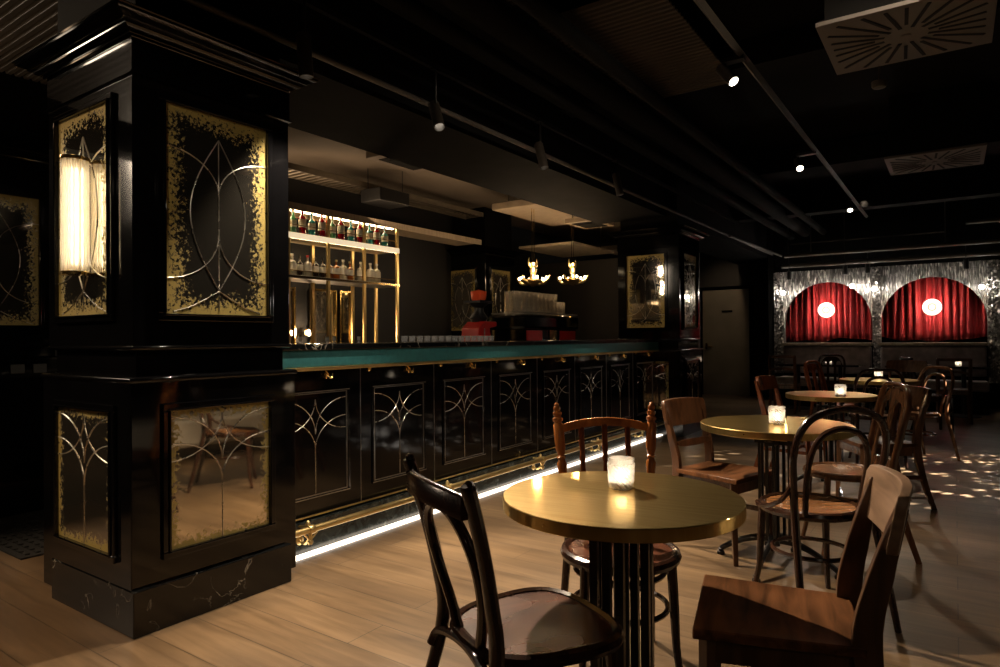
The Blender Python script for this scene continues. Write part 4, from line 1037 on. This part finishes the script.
G=plank_chair('dark plank-back chair at the right side of the third table',w_mid,w_plankseat,w_mid,(-.455,5.161),H_(211),zt=.80,midrail=False)
Hh=hoop_chair('hoop-back bentwood chair with splayed leg right of the farthest row table',w_mid,w_lit,(-.315,7.20),H_(226),zt=.845)
I=hoop_chair('bentwood hoop chair seen from behind, before the farthest row table',w_dark,w_plankseat,(-.61,6.82),H_(106),zt=.85)
J=plank_chair('small reddish plank-back chair at the left of the third table',w_orangedk,w_plankseat,w_orangedk,(-1.09,5.88),H_(-12),zt=.81,midrail=False,cw=.17,ch=.12)
K=slot_chair('reddish slotted chair turned sideways left of the farthest row table',w_orangedk,(-1.03,7.74),H_(-19),w_plankseat,.87)
L=slot_chair('nearly black slotted chair facing the banquette under the left arch',w_dark,(-1.50,10.75),H_(98),w_seatdark,.87,slots=3)
M_=frame_chair('dark square framed chair farthest left, facing the banquette',w_mid,(-2.12,10.62),H_(92),.86)
N=plank_chair('dark plank-back chair beyond the farthest row table',w_mid,w_plankseat,w_mid,(-.50,8.62),H_(-100),zt=.86,midrail=False)
N2=frame_chair('dark slatted chair beyond the farthest row table, right of the plank-back one',w_dark,(-.25,9.35),H_(20),.88,3)
O=frame_chair('square framed brown chair facing the right end of the banquette',w_plank,(-.02,10.58),H_(92),.84)

# ------------------------------------------------------------------ ceiling services
spotm = simple('spot_body_bronze', (.055,.045,.036), .45, .3, .2, 20)
def spot_fixture(pos,target,label,lit=True,ln=.17,track_z=None,name='track_spotlight',rec=.075):
    t=thing(name,label,'spotlight',pos)
    d=(Vector(target)-Vector(pos)).normalized()
    m=MB(); m.tube([-d*ln,-d*(ln-.01),d*.0],[.026,.033,.033],18,cap=False).tube([d*.0,-d*.045],[.0295,.0295],18,cap=False).tube([-d*ln,-d*(ln-.002)],[.026,.026],18).tube([-d*.0005,d*0],[.033,.0295],18,cap=False); m.build('spot_body',spotm,t)
    dl=-d*rec; MB().tube([dl,dl+d*.003],[.029,.029],16).build('lens',lensm if lit else blackmetal,t)
    tz=(track_z if track_z else pos[2]+.16)-pos[2]
    c=-d*ln*.6
    tx=(-2.5 if pos[0]<-2 else -1.015)-pos[0]
    MB().cyl(tuple(c),(c.x,c.y,tz),.007,n=8).b2(min(c.x,tx)-.012,max(c.x,tx)+.012,c.y-.03,c.y+.03,tz-.012,tz+.012).build('yoke',blackmetal,t)
    return d
for k,(p,tg_,pw,cone) in enumerate(SPOTS):
    d=spot_fixture(p,tg_,('nearest','second','third','farthest')[k]+' black cylinder spotlight on the track above the bar edge',True,.20,2.74)
    q=Vector(p)+d*.012; spot('track_beam',q,tg_,pw,cone,.55,WARM2,.025)
for k,(p,tg_,pw,cone) in enumerate(SPOTS2):
    d=spot_fixture(p,tg_,('black spotlight with bright lens on the angled middle track','bright round spotlight aimed at the camera below the middle track','spotlight at the far end of the angled middle track')[k],True,.16,2.80,rec=.004)
    q=Vector(p)+d*.012; spot('track_beam',q,tg_,pw,cone,.7,WARM2,.02)
tag(MB().b2(-2.515,-2.485,1.6,9.5,2.735,2.765).build('lighting_track',blackmetal,smooth=False),'long black lighting track parallel to the bar','track')
tr=MB().tube([(-1.03,1.8,2.82),(-1.00,10.5,2.82)],.024,4,up=(0,0,1)); tag(tr.build('lighting_track',simple('track_brown',(.04,.034,.028),.45,.3),smooth=False),'brown grey lighting track crossing the middle of the ceiling','track')
# bulkhead along the columns
struct(MB().b2(-3.58,-2.74,2.05,7.36,2.55,3.25).build('trim_2',blackmat,smooth=False))
struct(MB().b2(-3.45,-2.74,8.2,13.1,2.55,3.25).build('trim_3',blackmat,smooth=False))
struct(MB().b2(-6,-3.4,1.3,13.1,3.0,3.06).build('trim_4',ceilbeige,smooth=False))
for k,(x,z,r) in enumerate(((-2.30,2.86,.055),(-2.08,2.93,.09),(-1.80,2.90,.05),(-2.62,2.58,.016))):
    tag(MB().cyl((x,-2,z),(x,12.2,z),r,n=14).build('ceiling_pipe',ductm if k<3 else pipem),('thin black pipe above the spotlight track','thick round duct running parallel to the bar','black pipe right of the thick duct','slim conduit under the edge of the bulkhead')[k],'pipe')
# pipes near the stage wall
def pipe_run(pts,r,label,mat=pipem,name='ceiling_pipe'):
    return tag(MB().tube(pts,r,10).build(name,mat),label,'pipe')
pipe_run([(-2.36,11.9,2.505),(.9,11.9,2.505)],.034,'long grey pipe above the stage wall, upper one')
pipe_run([(-2.44,12.05,2.345),(.9,12.05,2.345)],.036,'long grey pipe above the stage wall, lower one')
pipe_run([(-2.40,11.86,2.51),(-2.58,9.4,2.56)],.02,'thin pipe leading from the stage pipes towards the camera')
pipe_run([(-2.28,11.9,2.70),(-.1,11.9,2.70)],.010,'thin rod above the long grey stage pipe')
pipe_run([(.15,11.7,2.78),(1.2,11.7,2.78)],.03,'short pale pipe near the right edge of the ceiling')
for k,(x,z) in enumerate(((-2.30,2.52),(-1.95,2.52),(-1.45,2.52),(-.1,2.52))):
    tag(MB().cyl((x,11.9,2.50),(x,11.9,3.25),.008,n=6).build('pipe_hanger',pipem),'thin vertical rod holding the upper stage pipe, %s from the left'%('first','second','third','fourth')[k],'hanger','rods holding the stage pipes')
# ceiling beams crossing
for k,(y,z,h) in enumerate(((4.9,3.05,.16),(7.9,2.98,.2),(10.3,2.9,.3))):
    struct(MB().b2(-2.7,4.8,y-.12,y+.12,z,z+h+.05).build('trim_%d'%(5+k),ceilblack,smooth=False))
# swirl diffusers
def diffuser(loc,label,s):
    t=thing('swirl_diffuser',label,'air vent',loc)
    h=s/2
    MB().b2(-h,h,-h,h,0,.022).build('face_plate',diffm,t,smooth=False,bevel=.003)
    b=MB()
    for k in range(24):
        a=2*PI*k/24+.06; c,s_=cos(a),sin(a)
        r0=.10 if k%2 else .14
        r1=min(h*.90/max(abs(c),abs(s_)),.43)
        if r1>.36 and True: r1=min(r1,.42)
        b.box((c*(r0+r1)/2,s_*(r0+r1)/2,-.0012),(r1-r0,.017,.003),Matrix.Rotation(a+.0,3,'Z'))
    b.build('swirl_slots',simple('slot_black'+str(loc[1]),(.004,.004,.004),.9),t,smooth=False)
    MB().lathe([(0,-.006),(.02,-.005),(.024,0)],n=16).build('centre_cap',diffm,t)
    MB().b2(-h*.9,h*.9,-h*.9,h*.9,.022,3.25-loc[2]).build('plenum_box',ductm,t,smooth=False)
diffuser((-.19,3.98,2.70),'large square swirl diffuser at the top right',.74)
diffuser((-.13,7.04,2.70),'smaller-looking square swirl diffuser farther along the ceiling',.73)
# smoke detector, conduit
tag(MB().lathe([(0,0),(.04,.005),(.05,.02),(.05,.05),(0,.05)],(-.42,5.35,2.9),18).cyl((-.42,5.35,2.95),(-.42,5.35,3.25),.008,n=6).build('sprinkler_head',pipem),'small round ceiling detector between the two diffusers','detector')
# corrugated deck, ducts at top left
def deck(x0,x1,y0,y1,z,label,along='x'):
    n=int((x1-x0)/.05) if along=='y' else int((y1-y0)/.05); m=MB()
    for i in range(n):
        if along=='y': a=x0+i*.05; m.add([(a,y0,z),(a+.012,y0,z-.022),(a+.034,y0,z-.022),(a+.05,y0,z),(a,y1,z),(a+.012,y1,z-.022),(a+.034,y1,z-.022),(a+.05,y1,z)],[(0,1,5,4),(1,2,6,5),(2,3,7,6)])
        else: a=y0+i*.05; m.add([(x0,a,z),(x0,a+.012,z-.022),(x0,a+.034,z-.022),(x0,a+.05,z),(x1,a,z),(x1,a+.012,z-.022),(x1,a+.034,z-.022),(x1,a+.05,z)],[(0,4,5,1),(1,5,6,2),(2,6,7,3)])
    o=m.build('acoustic_baffle',deckm,smooth=False); so=o.modifiers.new('s','SOLIDIFY'); so.thickness=.004
    return tag(o,label,'ceiling panel')
deck(-5.9,-3.45,-.6,1.0,2.93,'ribbed dark ceiling panel above the left edge','x')
deck(-5.08,-3.45,1.12,2.4,2.93,'ribbed dark ceiling panel left of the near column head','x')
deck(-2.0,-1.28,2.2,3.1,3.02,'ribbed ceiling panel at the top of the photo, nearer one','x')
deck(-2.0,-1.28,3.3,4.9,3.02,'ribbed ceiling panel left of the middle track, farther one','x')
tag(MB().cyl((-3.80,-.9,2.27),(-3.80,1.10,2.27),.11,n=8).cyl((-3.80,1.10,2.27),(-3.80,1.15,2.27),.13,n=8).cyl((-3.8,.6,2.35),(-3.8,.6,3.0),.006,n=6).build('round_duct',ductm,ang=20),'octagonal ended dark duct at the upper left edge','duct')
tag(MB().b2(-5.98,-3.5,2.3,2.5,2.55,2.75).build('cable_duct',ductm,smooth=False,bevel=.006),'horizontal duct left of the near column','duct')
# bar ceiling items
def tray(x0,x1,y0,y1,z,label):
    m=MB().b2(x0,x0+.004,y0,y1,z,z+.06).b2(x1-.004,x1,y0,y1,z,z+.06)
    k=y0
    while k<y1-.06:
        m.b2(x0,x1,k,k+.03,z,z+.004); k+=.08
    tag(m.build('cable_tray',simple('galvanised_tray',(.16,.135,.10),.5,.5),smooth=False),label,'cable tray')
tray(-5.55,-5.25,3.2,7.2,2.80,'perforated cable tray over the bar')
def ceil_box(name,x0,x1,y0,y1,z0,z1,mat,label,cat,fr=True):
    t=thing(name,label,cat,((x0+x1)/2,(y0+y1)/2,z0)); a,b=(x1-x0)/2,(y1-y0)/2
    MB().b2(-a,a,-b,b,0,z1-z0).build('casing',mat,t,smooth=False,bevel=.008)
    if z1<2.99: MB().cyl((-a*.7,-b*.7,z1-z0),(-a*.7,-b*.7,3.0-z0),.005,n=6).cyl((a*.7,b*.7,z1-z0),(a*.7,b*.7,3.0-z0),.005,n=6).build('hanging_rods',blackmetal,t)
    if fr: MB().b2(-a*.72,a*.72,-b*.72,b*.72,-.006,.0).b2(-a*.5,a*.5,-b*.5,b*.5,-.010,-.004).build('grille',ductm,t,smooth=False)
    return t
ceil_box('ceiling_cassette',-4.75,-4.15,4.55,5.25,2.93,3.0,simple('cassette_beige',(.13,.10,.075),.6),'flush air vent in the plaster ceiling above the bottle shelf','air vent')
ceil_box('projector_box',-5.25,-4.95,4.95,5.4,2.62,2.76,blackmetal,'black box with pale underside hanging over the bottle shelf','ceiling box',False)
ceil_box('wood_panel',-4.65,-3.95,6.55,8.0,2.72,2.80,panelm,'ribbed wooden acoustic panel hanging over the bar','ceiling panel',False)
ceil_box('ceiling_cassette',-4.05,-3.62,7.3,7.85,2.60,2.66,panelm,'beige square cassette vent near the far mirrored column','air vent')
ceil_box('white_baffle',-5.5,-4.55,8.45,9.85,2.52,2.56,simple('pale_baffle',(.52,.43,.30),.6),'pale suspended panel above the two chandeliers','ceiling panel',False)
ceil_box('white_baffle',-5.1,-3.9,10.3,12.0,2.66,2.72,MATS['pale_baffle'],'second pale suspended panel behind the chandeliers','ceiling panel',False)
spot('panel_uplight',(-4.3,7.6,1.95),(-4.7,9.2,2.6),10,90,.7,WARM,.05)
struct(MB().b2(-6,-3.2,9.9,10.0,0,2.45).build('wall_behind_bar',simple('warm_black_wall',(.028,.024,.019),.6,0,.2,2),smooth=False))
